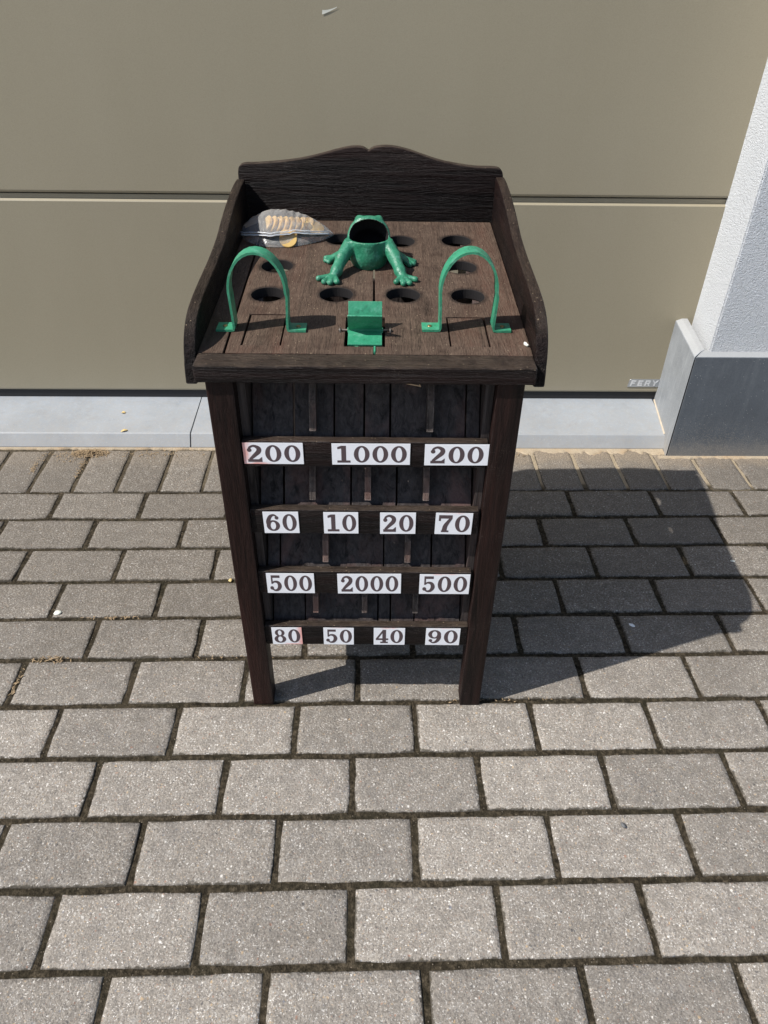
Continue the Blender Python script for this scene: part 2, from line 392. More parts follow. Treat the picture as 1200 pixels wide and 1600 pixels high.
def paper(name, side):
    m = NT(name, 0.75, 0.2); g = m.n('ShaderNodeTexCoord').outputs['Generated']; o = m.obj()
    n = m.noise(o, 300, 3)
    c = m.mix(n, (0.80, 0.80, 0.83), (0.88, 0.88, 0.90))
    x = m.sep(g, 0); z = m.sep(g, 2); w = m.math('MULTIPLY', m.math('SUBTRACT', m.noise(o, 60, 3), 0.5), 0.25)
    if side == 'left': f = m.math('MAXIMUM', m.mrange(m.math('ADD', x, w), 0.16, 0.0), m.math('MULTIPLY', m.mrange(m.math('ADD', z, w), 0.16, 0.0), m.mrange(x, 0.55, 0.25)))
    elif side == 'right': f = m.math('MAXIMUM', m.mrange(m.math('ADD', x, w), 0.78, 1.0), m.math('MULTIPLY', m.mrange(m.math('ADD', z, w), 0.12, 0.0), m.mrange(x, 0.3, 0.6)))
    elif side == 'top': f = m.math('MULTIPLY', m.mrange(m.math('ADD', z, w), 0.93, 1.08), m.mrange(m.math('ABSOLUTE', m.math('SUBTRACT', x, 0.5)), 0.35, 0.1))
    else: f = 0.0
    if side: c = m.mix(m.math('MULTIPLY', f, 0.8), c, (0.78, 0.30, 0.24))
    m.color(c); return m.m
def plastic_bag():
    m = bpy.data.materials.new('clear_plastic'); m.use_nodes = True; t = m.node_tree
    h = NT.__new__(NT); h.m = m; h.t = t; h.b = t.nodes['Principled BSDF']
    b = h.b; b.inputs['Base Color'].default_value = (0.90, 0.88, 0.84, 1); b.inputs['Roughness'].default_value = 0.16
    b.inputs['Specular IOR Level'].default_value = 0.9
    o = h.obj(); nz = h.noise(h.mapping(o, (1, 1, 1)), 55, 4, 0.6, 1.4)
    h.normal(h.bump(nz, 0.45, 0.003))
    tr = h.n('ShaderNodeBsdfTransparent'); tr.inputs[0].default_value = (1.0, 0.995, 0.985, 1)
    fr = h.n('ShaderNodeFresnel'); fr.inputs['IOR'].default_value = 1.45
    f = h.math('ADD', h.math('MULTIPLY', fr.outputs[0], 0.55), h.math('MULTIPLY', h.ramp(nz, [(0.50, 0.0), (0.75, 0.5)]), 0.25))
    f = h.math('ADD', f, 0.16, True)
    mx = h.n('ShaderNodeMixShader'); t.links.new(f, mx.inputs[0]); t.links.new(tr.outputs[0], mx.inputs[1]); t.links.new(b.outputs[0], mx.inputs[2])
    out = [n for n in t.nodes if n.type == 'OUTPUT_MATERIAL'][0]; t.links.new(mx.outputs[0], out.inputs['Surface'])
    return m

HOLES = [(-0.158, 0.2270), (-0.0500, 0.2290), (0.0562, 0.2290), (0.1590, 0.2270), (-0.1557, 0.3400), (0.1575, 0.3430), (-0.1610, 0.4650), (-0.0536, 0.4670), (0.0556, 0.4600), (0.1593, 0.4650)]
DK, LT = (0.0022, 0.0018, 0.0019), (0.0120, 0.0080, 0.0074)
DUST = (0.150, 0.108, 0.078)
MAT = dict(
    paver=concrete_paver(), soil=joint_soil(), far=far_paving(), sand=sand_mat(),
    w_u=wood('stained_oak_across', 0, DK, LT, DUST, 0.55, 0.75, 0.42, 1.0, 0.45),
    w_v=wood('stained_oak_lengthwise', 1, DK, LT, DUST, 0.30, 0.60, 0.46, 1.0, 0.35),
    w_w=wood('stained_oak_upright', 2, (0.0045, 0.0033, 0.0032), (0.0215, 0.0125, 0.0108), DUST, 0.30, 0.30, 0.48, 0.7, 0.45),
    w_top=wood('weathered_oak_top', 1, (0.020, 0.0125, 0.0095), (0.066, 0.042, 0.031), (0.150, 0.104, 0.075), 0.85, 0.12, 0.78, 0.7, 0.4, HOLES),
    w_in=wood('stained_oak_inner', 2, (0.021, 0.0175, 0.0165), (0.082, 0.068, 0.064), DUST, 0.2, 0.10, 0.55, 0.4),
    w_div=wood('stained_oak_divider', 2, (0.030, 0.025, 0.023), (0.115, 0.093, 0.082), DUST, 0.4, 0.5, 0.55, 0.5),
    green=green_paint('green_enamel'), green_frog=green_paint('green_enamel_cast', 0.9, 0.42, 0.88, 0.6),
    inside=plain('black_inside', (0.010, 0.008, 0.008), 0.8),
    screw=plain('brass_screw', (0.33, 0.24, 0.11), 0.4, 0.9), steel=plain('dull_steel', (0.14, 0.12, 0.105), 0.5, 0.7),
    brass=plain('brass', (0.74, 0.49, 0.17), 0.34, 0.40, 120, 0.2, 0.15), bag=plastic_bag(),
    zip=plain('milky_plastic', (0.86, 0.87, 0.88), 0.3, 0.0, 60, 0.08, 0.1),
    paper=paper('white_paper', ''), paper_l=paper('white_paper_red_left', 'left'), paper_r=paper('white_paper_red_right', 'right'), paper_t=paper('white_paper_red_top', 'top'),
    ink=plain('brown_black_ink', (0.085, 0.058, 0.062), 0.7, 0.0, 200, 0.18, 0.0),
    door=door_paint(), rubber=plain('black_rubber', (0.018, 0.018, 0.020), 0.6), dark=plain('dark_backing', (0.02, 0.02, 0.02), 0.8),
    badge=plain('brushed_aluminium', (0.52, 0.53, 0.54), 0.35, 0.9, 300, 0.1, 0.05), badge_l=plain('bright_aluminium', (0.86, 0.87, 0.88), 0.3, 0.6),
    stucco=stucco(), sill=bluestone('bluestone_sill', (0.255, 0.282, 0.312), (0.335, 0.364, 0.396), (0.44, 0.472, 0.50), 0.0),
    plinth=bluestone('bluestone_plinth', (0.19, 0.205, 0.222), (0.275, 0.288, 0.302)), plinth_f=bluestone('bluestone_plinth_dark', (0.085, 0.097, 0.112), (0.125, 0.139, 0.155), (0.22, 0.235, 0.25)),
    straw=plain('dry_straw', (0.29, 0.205, 0.118), 0.9, 0, 150, 0.45), leaf=plain('yellow_leaf', (0.62, 0.46, 0.20), 0.8, 0, 90, 0.3),
    chalk=plain('pale_chip', (0.66, 0.66, 0.58), 0.85, 0, 150, 0.15), pebble=plain('grey_pebble', (0.12, 0.12, 0.12), 0.6, 0, 90, 0.3),
    splinter=plain('bare_wood', (0.42, 0.30, 0.19), 0.8, 0, 80, 0.25), caulk=plain('buff_caulk', (0.45, 0.38, 0.29), 0.9, 0, 60, 0.25),
)

# ------------------------------------------------------------------ ground and pavers
g = pyd('ground', [(-80, -80, -0.012), (80, -80, -0.012), (80, 6, -0.012), (-80, 6, -0.012)], [(0, 1, 2, 3)])
tag(link('ground', g, MAT['far']), kind='structure')
LB, WB = 0.228, 0.11758
X0, X1 = -1.72, 1.75
paving = empty('paving'); tag(paving, kind='structure')
ROWS = range(-9, 6)
YBOT = 0.9109 - 9*WB; YTOP = 0.9109 + 6*WB            # joint lines
n = 150; sv = []; sf = []
for j in range(61):
    for i in range(n+1):
        x = X0 + (X1-X0)*i/n; y = YBOT + (1.86-YBOT)*j/60
        sv.append((x, y, -0.0030 + 0.0022*mnoise.noise((x*23, y*23, 0)) + 0.0014*mnoise.noise((x*70, y*70, 3))))
for j in range(60):
    for i in range(n):
        a = j*(n+1)+i; sf.append((a, a+1, a+n+2, a+n+1))
link('joint_soil', pyd('joint_soil', sv, sf, True), MAT['soil'], paving)

def paver_mesh(k, lx, ly):
    rnd = random.Random(100+k); hx, hy = lx/2, ly/2
    out = []
    def edge(a, b, m):
        for i in range(m):
            t = i/m; out.append([a[0]+(b[0]-a[0])*t, a[1]+(b[1]-a[1])*t])
    edge((-hx, -hy), (hx, -hy), 5 if lx > ly else 3); edge((hx, -hy), (hx, hy), 3 if lx > ly else 5)
    edge((hx, hy), (-hx, hy), 5 if lx > ly else 3); edge((-hx, hy), (-hx, -hy), 3 if lx > ly else 5)
    N = len(out)
    cor = [i for i, p in enumerate(out) if abs(abs(p[0])-hx) < 1e-9 and abs(abs(p[1])-hy) < 1e-9]
    for i, p in enumerate(out):
        s = 0.986 if i in cor else 1.0
        p[0] = p[0]*s**0.5 + rnd.uniform(-.0011, .0011); p[1] = p[1]*s + rnd.uniform(-.0011, .0011)
    v, f, val = [], [], []
    def ring(ins, z, a):
        for p in out:
            v.append((p[0]-math.copysign(min(ins, abs(p[0])), p[0])*(1 if abs(p[0]) > hx-0.02 else 0.0),
                      p[1]-math.copysign(min(ins, abs(p[1])), p[1])*(1 if abs(p[1]) > hy-0.02 else 0.0), z + rnd.uniform(-.0003, .0003))); val.append(a)
    ring(0.0, -0.010, 0.0); ring(0.0003, -0.0024, 0.0); ring(0.0024, 0.0, 0.22); ring(0.012, 0.0004, 1.0)
    for r in range(3):
        for i in range(N):
            j = (i+1) % N; f.append((r*N+i, r*N+j, (r+1)*N+j, (r+1)*N+i))
    f.append(tuple(3*N+i for i in range(N)))
    me = pyd('paver', v, f)
    at = me.attributes.new('inner', 'FLOAT', 'POINT')
    at.data.foreach_set('value', val)
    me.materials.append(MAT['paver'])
    return smooth_by_angle(me, 0.9)
PV = [paver_mesh(k, LB-0.0090, WB-0.0093) for k in range(10)]
SV = [paver_mesh(50+k, LB/2-0.0060, 0.2060) for k in range(6)]
def put_paver(me, x, y, flip):
    o = bpy.data.objects.new('paver', me); COL.objects.link(o); o.parent = paving
    rr = random.Random(int(x*7919)+int(y*104729))
    o.location = (x + rr.uniform(-.0012, .0012), y + rr.uniform(-.0010, .0010), rr.uniform(-.0013, .0010))
    o.rotation_euler = (rr.uniform(-.004, .004), rr.uniform(-.003, .003), rr.uniform(-.006, .006) + (math.pi if flip else 0))
OFFS = {-1: .414, -2: .891, -3: .354, -4: .896, -5: .366, 0: .933, 1: .443, 2: .958, 3: .425, 4: .983, 5: .427}
cnt = 0
for r in ROWS:
    off = OFFS.get(r, .40 if r % 2 else .89)*LB
    k0 = math.floor((X0-off)/LB); yc = 0.9109 + (r+0.5)*WB
    for k in range(k0, k0+17):
        x = off + (k+0.5)*LB
        if X0-0.02 < x < X1-0.03: put_paver(PV[(k*3+r*7) % 10], x, yc, (k+r) % 2); cnt += 1
sp = 0.1168
for k in range(-15, 15):
    x = 0.0255 + (k+0.5)*sp
    if X0 < x < X1: put_paver(SV[(k*5) % 6], x, YTOP + 0.104, k % 2)

# ------------------------------------------------------------------ building: sill, door, wall  (local y = 0 at the sill's front)
BR, BO = -0.0108, (0, 1.826, 0)
sillr = empty('door_sill', BO, BR, 'pale blue-grey stone sill running under the garage door', 'sill')
def sill_stone(x0, x1):
    pts = [(0.0, -0.02), (0.0, 0.0065), (0.020, 0.0380), (0.0245, 0.0405), (0.215, 0.0545), (0.33, 0.0545), (0.33, -0.02)]
    v = [(x, p[0], p[1]) for x in (x0, x1) for p in pts]; N = len(pts)
    f = [(i, (i+1) % N, N+(i+1) % N, N+i) for i in range(N)] + [tuple(range(N-1, -1, -1)), tuple(range(N, 2*N))]
    bm = bmesh.new(); bv = [bm.verts.new(p) for p in v]
    for q in f: bm.faces.new([bv[i] for i in q])
    bmesh.ops.bevel(bm, geom=[e for e in bm.edges if abs(e.verts[0].co.x-e.verts[1].co.x) < 1e-6], offset=0.0012, segments=1, affect='EDGES')
    link('sill_stone', bm_mesh('sill_stone', bm), MAT['sill'], sillr)
sill_stone(-1.75, -0.5105); sill_stone(-0.5075, 0.905)

door = empty('garage_door', BO, BR, 'olive-taupe sectional garage door with wide smooth panels', 'garage door')
DY = 0.205
def panel(z0, z1):
    # section profile: tongue lip at the top catches the sun, bottom edge turns in over the joint
    pts = [(DY+0.040, z0), (DY+0.010, z0), (DY+0.003, z0+0.0025), (DY, z0+0.008), (DY, z1-0.0060), (DY+0.0008, z1-0.0048), (DY+0.0082, z1), (DY+0.040, z1+0.001)]
    v = [(x, p[0], p[1]) for x in (-2.2, 1.25) for p in pts]; N = len(pts)
    f = [(i, (i+1) % N, N+(i+1) % N, N+i) for i in range(N)] + [tuple(range(N-1, -1, -1)), tuple(range(N, 2*N))]
    bm = bmesh.new(); bv = [bm.verts.new(p) for p in v]
    for q in f: bm.faces.new([bv[i] for i in q])
    link('door_panel', bm_mesh('door_panel', bm), MAT['door'], door)
panel(0.0795, 0.6425); panel(0.6560, 1.2190); panel(1.2325, 1.7955); panel(1.8090, 2.372)
link('joint_backing', box_mesh('joint_backing', -2.2, 1.25, DY+0.0078, DY+0.036, 0.6428, 0.6535), MAT['door'], door)
link('bottom_seal', box_mesh('bottom_seal', -2.2, 1.25, DY+0.006, DY+0.030, 0.0546, 0.0810, 0.004), MAT['rubber'], door)
# name plate
bx0, bz0, bw, bh = 0.8165, 0.1010, 0.125, 0.0265
sl = 0.004
badge = link('name_plate', plate_mesh('name_plate', [[(bx0-.002, bz0), (bx0+bw, bz0), (bx0+bw+sl, bz0+bh), (bx0+sl+.001, bz0+bh), (bx0+.0015, bz0+bh-.003)]], 0.003, 0.0007, lambda a, b, c: (a, DY-0.0005-c, b)), MAT['badge'], door)
badge['label'] = 'small silver name plate at the foot of the door'
LET = {'F': [[(0, 0), (.22, 0), (.22, 1), (0, 1)], [(.22, .78), (.78, .78), (.78, 1), (.22, 1)], [(.22, .40), (.66, .40), (.66, .60), (.22, .60)]],
       'E': [[(0, 0), (.22, 0), (.22, 1), (0, 1)], [(.22, .78), (.78, .78), (.78, 1), (.22, 1)], [(.22, .40), (.68, .40), (.68, .60), (.22, .60)], [(.22, 0), (.78, 0), (.78, .22), (.22, .22)]],
       'R': [[(0, 0), (.22, 0), (.22, 1), (0, 1)], [(.22, .80), (.62, .80), (.74, 1), (.22, 1)], [(.62, .80), (.62, .55), (.84, .50), (.84, .88), (.74, 1)], [(.22, .38), (.72, .38), (.84, .50), (.62, .55), (.22, .57)], [(.42, .38), (.66, .0), (.90, 0), (.66, .38)]],
       'Y': [[(.34, 0), (.56, 0), (.56, .45), (.34, .45)], [(.34, .45), (.56, .45), (.16, 1), (-.08, 1)], [(.40, .45), (.56, .45), (.98, 1), (.74, 1)]]}
def poly_letters(parts, ox, oz, s, slant, y, dy, fn):
    v, f = [], []
    for k, pg in enumerate(parts):
        b0 = len(v); yy = dy*(1+0.02*k)
        for (a, b) in pg: v.append(fn(ox+(a+slant*b)*s, y, oz+b*s))
        for (a, b) in pg: v.append(fn(ox+(a+slant*b)*s, y-yy, oz+b*s))
        N = len(pg)
        f.append(tuple(range(b0+N, b0+2*N)))
        for i in range(N): f.append((b0+i, b0+(i+1) % N, b0+N+(i+1) % N, b0+N+i))
    return v, f
ox = bx0+0.006
V, F = [], []
for ch in 'FERY':
    v, f = poly_letters(LET[ch], ox, bz0+0.0045, 0.0178, 0.14, DY-0.0018, 0.0013, lambda x, y, z: (x, y, z))
    F += [tuple(i+len(V) for i in q) for q in f]; V += v; ox += 0.0222
o = link('lettering', pyd('lettering', V, F), MAT['badge_l'], badge); o['label'] = 'raised letters FERY'
# white scuff on the upper panel
V, F = [], []
for i in range(9):
    t = i/8; x = -0.094 + 0.034*t; z = 1.0545 + 0.010*t**1.5; w = 0.0034*(1-t)**1.4+0.0009
    V += [(x, DY-0.0012, z-w), (x+0.001, DY-0.0012, z+w)]
    if i: F.append((2*i-2, 2*i, 2*i+1, 2*i-1))
o = link('bird_dropping', pyd('bird_dropping', V, F), MAT['chalk'], door); o['label'] = 'small white splash on the upper panel'

wall = empty('rendered_wall', BO, BR, 'white rough-rendered wall corner on a dark stone plinth', 'wall')
def prism(name, pts, z0, z1, mat, parent, bev=0.0, bevtop=0.0):
    bm = bmesh.new(); N = len(pts)
    a = [bm.verts.new((p[0], p[1], z0)) for p in pts]; b = [bm.verts.new((p[0], p[1], z1)) for p in pts]
    bm.faces.new(a[::-1]); tp = bm.faces.new(b)
    for i in range(N): bm.faces.new((a[i], a[(i+1) % N], b[(i+1) % N], b[i]))
    if bev: bmesh.ops.bevel(bm, geom=[e for e in bm.edges], offset=bev, segments=2, affect='EDGES')
    return link(name, bm_mesh(name, bm), mat, parent)
# render: reveal splays slightly towards the door
prism('render_face', [(0.928, -0.016), (3.2, -0.016), (3.2, 0.26), (0.972, 0.26)], 0.25, 2.75, MAT['stucco'], wall, 0.004)
# plinth slabs with a chamfered top edge
def slab(name, p0, p1, inn, zt, ch, mat):
    """p0->p1 foot line of the outer face, inn = vector into the wall"""
    prof = [(0, -0.01), (0, zt-ch*0.45), (ch*1.15, zt), (1, zt), (1, -0.01)]
    th = 0.034
    v = []
    run = (Vector(p1)-Vector(p0)).normalized()
    for k, p in enumerate((p0, p1)):
        for a, z in prof:
            d = a if a < 1 else th
            m_ = d if k == 0 else 0.0                      # mitred at the corner
            v.append((p[0]+inn[0]*d+run.x*m_, p[1]+inn[1]*d+run.y*m_, z))
    N = 5
    f = [(i, (i+1) % N, N+(i+1) % N, N+i) for i in range(N)] + [tuple(range(N-1, -1, -1)), tuple(range(N, 2*N))]
    bm = bmesh.new(); bv = [bm.verts.new(q) for q in v]
    for q in f: bm.faces.new([bv[i] for i in q])
    bmesh.ops.bevel(bm, geom=bm.edges[:], offset=0.0013, segments=1, affect='EDGES')
    return link(name, bm_mesh(name, bm), mat, wall)
slab('plinth_slab', (0.8830, -0.0362), (0.9130, 0.2130), (1, -0.02), 0.3240, 0.015, MAT['plinth'])['label'] = 'sunlit grey plinth slab on the reveal'
slab('plinth_slab', (0.8860, -0.0372), (3.2, -0.0372), (0, 1), 0.3240, 0.015, MAT['plinth_f'])['label'] = 'dark grey plinth slab on the front'
link('mitre_joint', box_mesh('mitre_joint', 0.8838, 0.8875, -0.0356, -0.0300, -0.005, 0.3085), MAT['rubber'], wall)
# sealant lines
V, F = [], []
for i in range(31):
    t = i/30; y = 0.0225 + 0.185*t; x = 0.8830 + 0.0300*(y+0.0335)/0.2465 - 0.0006 + 0.0008*mnoise.noise((y*90, 3, 1)); z = 0.0405+0.0735*(y-0.0245)
    V += [(x-0.0028, y, z+0.0003), (x+0.003, y, z+0.0045)]
    if i: F.append((2*i-2, 2*i-1, 2*i+1, 2*i))
link('sealant', pyd('sealant', V, F), MAT['caulk'], sillr)

# sand washed up against the sill and the plinth
def sand_strip(x0, x1, yb, depth, seed, zt=0.0036):
    rnd = random.Random(seed); V, F = [], []; N = int((x1-x0)/0.006); K = 5
    for i in range(N+1):
        x = x0+(x1-x0)*i/N
        d = depth(x)*(0.55+0.75*mnoise.noise((x*26, seed, 0)) + 0.45*mnoise.noise((x*90, seed, 4)))
        d = max(d, 0.0015)
        for k in range(K+1):
            t = k/K
            V.append((x, yb(x)-d*t, zt*(1-t)**1.3+0.0006 + (0.0012*mnoise.noise((x*150, t*9, seed)) if 0 < k < K else 0) - (0.003 if k == K else 0)))
    for i in range(N):
        for k in range(K):
            a = i*(K+1)+k; F.append((a, a+1, a+K+2, a+K+1))
    return V, F
V, F = sand_strip(-1.7, 0.885, lambda x: 1.8262-0.0108*x, lambda x: 0.010+0.026*max(0, min(1, (x-0.2)/0.25)), 2)
V2, F2 = sand_strip(0.86, 1.7, lambda x: 1.7895-0.0108*x, lambda x: 0.018, 5)
F += [tuple(i+len(V) for i in q) for q in F2]; V += V2
tag(link('blown_sand', pyd('blown_sand', V, F, True), MAT['sand']), 'buff sand washed up along the foot of sill and plinth', 'sand', kind='stuff')

# dry moss and straw: heap by the sill, tufts in the joints
def flakes(name, spots, seed, mat, label, cat):
    rnd = random.Random(seed); V, F = [], []
    for (cx, cy_, rx, ry, n_, ln, hz) in spots:
        for _ in range(n_):
            a = rnd.uniform(0, 6.28); rr = rnd.random()**0.8
            p = Vector((cx+rx*rr*math.cos(a), cy_+ry*rr*math.sin(a), 0.0015+hz*(1-rr)*rnd.random()))
            d = Vector((rnd.gauss(0, 1), rnd.gauss(0, 1), rnd.gauss(0, 0.35))).normalized(); s = d.cross(Vector((0, 0, 1))).normalized()
            l = ln*rnd.uniform(0.4, 1.3); w = rnd.uniform(0.0004, 0.0011)
            b = len(V); nrm = s.cross(d)*0.0005
            V += [p-d*l/2-s*w, p-d*l/2+s*w, p+nrm+s*w*1.3, p+nrm-s*w*1.3, p+d*l/2+s*w*0.4+nrm*2, p+d*l/2-s*w*0.4+nrm*2]
            F += [(b, b+1, b+2, b+3), (b+3, b+2, b+4, b+5)]
    for i, p in enumerate(V):
        if p[2] < 0.0008: V[i] = Vector((p[0], p[1], 0.0008))
    tag(link(name, pyd(name, V, F), mat), label, cat, kind='stuff')
flakes('dry_moss', [(-0.795, 1.806, 0.055, 0.020, 520, 0.010, 0.012), (-0.84, 1.79, 0.10, 0.03, 120, 0.008, 0.003), (-0.80, 1.74, 0.012, 0.06, 60, 0.008, 0.003), (-0.93, 1.74, 0.010, 0.05, 40, 0.008, 0.003), (-0.62, 1.80, 0.16, 0.02, 90, 0.007, 0.002),
        (0.38, 1.79, 0.10, 0.02, 110, 0.008, 0.003)], 3, MAT['straw'], 'small heap of dry straw-coloured moss at the foot of the sill', 'dry moss')
flakes('dry_grass', [(-0.645, 1.0285, 0.045, 0.009, 40, 0.010, 0.003), (-0.698, 0.968, 0.005, 0.045, 28, 0.008, 0.002), (-0.56, 1.146, 0.07, 0.005, 40, 0.007, 0.001), (-0.30, 1.0285, 0.12, 0.005, 16, 0.006, 0.001), (0.25, 0.911, 0.16, 0.005, 18, 0.006, 0.001)], 4, MAT['straw'], 'wisps of dry grass caught in the paving joints round the table', 'dry grass')

# single small things on the ground and sill
def blob(name, loc, sx, sy_, sz, mat, seed, label, cat, rz=0.0, group=None):
    bm = bmesh.new(); bmesh.ops.create_icosphere(bm, subdivisions=2, radius=1.0)
    for v in bm.verts:
        k = 1+0.35*mnoise.noise(v.co*1.3+Vector((seed, seed*2, 0)))
        v.co = Vector((v.co.x*sx*k, v.co.y*sy_*k, v.co.z*sz*k))
    o = link(name, bm_mesh(name, bm, True), mat); o.location = loc; o.rotation_euler = (0, 0, rz)
    tag(o, label, cat, group); return o
def leaf(name, loc, l, w, rz, label):
    V, F = [], []
    for i in range(7):
        t = i/6; ww = w*math.sin(math.pi*(0.06+0.88*t))**0.8; z = 0.0035*math.sin(math.pi*t)
        V += [(l*(t-.5), -ww, z+0.0012), (l*(t-.5), 0, z), (l*(t-.5), ww, z+0.0016)]
        if i:
            a = 3*i; F += [(a-3, a, a+1, a-2), (a-2, a+1, a+2, a-1)]
    o = link(name, pyd(name, V, F, True), MAT['leaf']); o.location = loc; o.rotation_euler = (0, 0, rz); tag(o, label, 'leaf')
leaf('dry_leaf', (-0.703, 1.863, 0.0412), 0.020, 0.0045, 0.5, 'slim yellow dry leaf lying nearer the front edge of the sill')
leaf('dry_leaf', (-0.728, 1.956, 0.0480), 0.012, 0.005, -0.2, 'smallest dry leaf scrap lying further back on the sill')
blob('paint_chip', (-0.679, 1.163, 0.0015), 0.0085, 0.0075, 0.0022, MAT['chalk'], 1, 'largest pale chip on the paving left of the table', 'chip')
blob('pebble', (0.435, 0.648, 0.003), 0.0035, 0.0055, 0.003, MAT['pebble'], 2, 'small dark pebble alone on a paver in front on the right', 'pebble', 0.4)
blob('leaf_scrap', (-0.314, 1.264, 0.0015), 0.0045, 0.006, 0.002, MAT['leaf'], 3, 'yellow scrap on the paving joint by the left front leg', 'leaf')
blob('paint_chip', (0.896, 1.319, 0.001), 0.006, 0.004, 0.0016, MAT['chalk'], 4, 'white chip at the right edge of the table shadow', 'chip')
blob('paint_chip', (0.586, 1.11, 0.001), 0.0075, 0.0045, 0.0016, MAT['zip'], 5, 'bluish white chip in the middle of the table shadow', 'chip', -0.6)

# ================================================================== the frog game table
TA, TO = math.radians(-1.2), (0.002, 0.905, 0)
table = empty('frog_game_table', TO, TA, 'dark stained wooden frog game table with green frog, hoops and number labels', 'game table')
def topz(v): return 0.728 + 0.0505*(v-0.0335)
def part(name, me, mat, parent=None, label=None):
    o = link(name, me, mat, parent or table)
    if label: o['label'] = label
    return o
# legs
for su in (-1, 1):
    a, b = sorted((su*0.2205, su*0.1820))
    part('leg', box_mesh('leg', a, b, 0.0, 0.038, 0.0, 0.703, 0.0022, 2, 0.0005), MAT['w_w'])
    a, b = sorted((su*0.2200, su*0.1830))
    part('leg', box_mesh('leg', a, b, 0.500, 0.538, 0.0, 0.715, 0.0022, 2, 0.0005), MAT['w_w'])
# side boards with a wavy upper edge
prof = spline([(0.560, 0.8315), (0.525, 0.8305), (0.480, 0.8265), (0.430, 0.8195), (0.380, 0.8100), (0.325, 0.7975), (0.260, 0.7895), (0.190, 0.7850), (0.125, 0.7805), (0.080, 0.7735), (0.050, 0.7600), (0.031, 0.7400), (0.019, 0.7120), (0.0145, 0.6905)], 5)
outline = list(prof) + [(0.30, 0.6905), (0.560, 0.6960)]
for su in (-1, 1):
    dw = 0.006 if su > 0 else -0.003
    ol = [(v, w + (dw if w > 0.72 else 0)) for v, w in outline]
    part('side_board', smooth_by_angle(plate_mesh('side_board', [ol], 0.0170, 0.0028, lambda a, b, c, su=su: (su*(0.2425)+c, a, b), 2)), MAT['w_v'])
# back board with its pointed double crest
half_l = spline([(-0.2470, 0.8380), (-0.2440, 0.8490), (-0.2340, 0.8545), (-0.2100, 0.8555), (-0.1635, 0.8593), (-0.125, 0.8645), (-0.0922, 0.8718), (-0.060, 0.8800), (-0.0350, 0.8850), (-0.0150, 0.8848), (-0.0035, 0.8790)], 5)
half_r = spline([(-0.0030, 0.8786), (0.0060, 0.8842), (0.0230, 0.8870), (0.045, 0.8862), (0.0719, 0.8804), (0.0957, 0.8731), (0.120, 0.8660), (0.1435, 0.8606), (0.1915, 0.8540), (0.2330, 0.8528), (0.2450, 0.8475), (0.2485, 0.8390)], 5)
ol = half_l + half_r[1:] + [(0.2485, 0.7000), (-0.2470, 0.7000)]
part('back_board', smooth_by_angle(plate_mesh('back_board', [ol], 0.018, 0.0030, lambda a, b, c: (a, 0.5715-c, b), 2)), MAT['w_u'])
# nose board along the front edge
part('front_rail', smooth_by_angle(box_mesh('front_rail', -0.2332, 0.2332, -0.0075, 0.0335, 0.7035, 0.7290, 0.0042, 3, 0.0009, cuts=40)), MAT['w_u'])
# playing surface: three boards with holes, a slot for the wheel and two trap openings
def circ(c, r, n=36, seed=0):
    return [(c[0]+(r+0.0006*mnoise.noise((math.cos(6.2832*i/n)*2, math.sin(6.2832*i/n)*2, seed+0.3)))*math.cos(6.2832*i/n), c[1]+(r+0.0006*mnoise.noise((math.cos(6.2832*i/n)*2, math.sin(6.2832*i/n)*2, seed+5.3)))*math.sin(6.2832*i/n)) for i in range(n)]
TRAPS = [(-0.1772, -0.1202, 0.0585, 0.1570), (0.1192, 0.1772, 0.0600, 0.1530)]
VF, VB = 0.0352, 0.5650
TH = 0.0160
topmap = lambda a, b, c: (a, b, topz(b) - TH/2 + c)
b1 = [[(-0.2335, VF), (-0.1985-0.0, VF), (-0.2035, VB), (-0.2335, VB)]]
b2 = [[(-0.1955, VF), (0.0105, VF), (0.0105, 0.0575), (-0.0312, 0.0575), (-0.0312, 0.1500), (0.0090, 0.1500), (0.0060, VB), (-0.2005, VB)]]
b3 = [[(0.0135, VF), (0.2330, VF), (0.2330, VB), (0.0090, VB), (0.0120, 0.1500), (0.0268, 0.1500), (0.0268, 0.0575), (0.0135, 0.0575)]]
for i, hc in enumerate(HOLES):
    (b2 if hc[0] < 0.008 else b3).append(circ(hc, 0.0265, 36, i))
for a0, a1, c0, c1 in TRAPS:
    (b2 if a0 < 0 else b3).append([(a0, c0), (a1, c0), (a1, c1), (a0, c1)])
for lp in (b1, b2, b3):
    tb = part('top_board', plate_mesh('top_board', lp, TH, 0.0010, topmap), MAT['w_top'])
    tb.data.materials.append(MAT['inside'])                # the bored walls are stained black
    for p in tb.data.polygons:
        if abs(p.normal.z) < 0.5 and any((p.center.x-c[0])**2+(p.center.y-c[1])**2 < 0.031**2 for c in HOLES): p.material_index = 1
for k, (a0, a1, c0, c1) in enumerate(TRAPS):
    ol = [(a0+0.0022, c0+0.0007), (a1-0.0022, c0+0.0007), (a1-0.0026, c1-0.0006), (a0+0.0026, c1-0.0006)]
    part('trap_flap', plate_mesh('trap_flap', [ol], 0.012, 0.0010, lambda a, b, c, c0=c0: (a, b, topz(b) - 0.0068 + c - 0.012*max(0, b-c0-0.05))), MAT['w_top'])

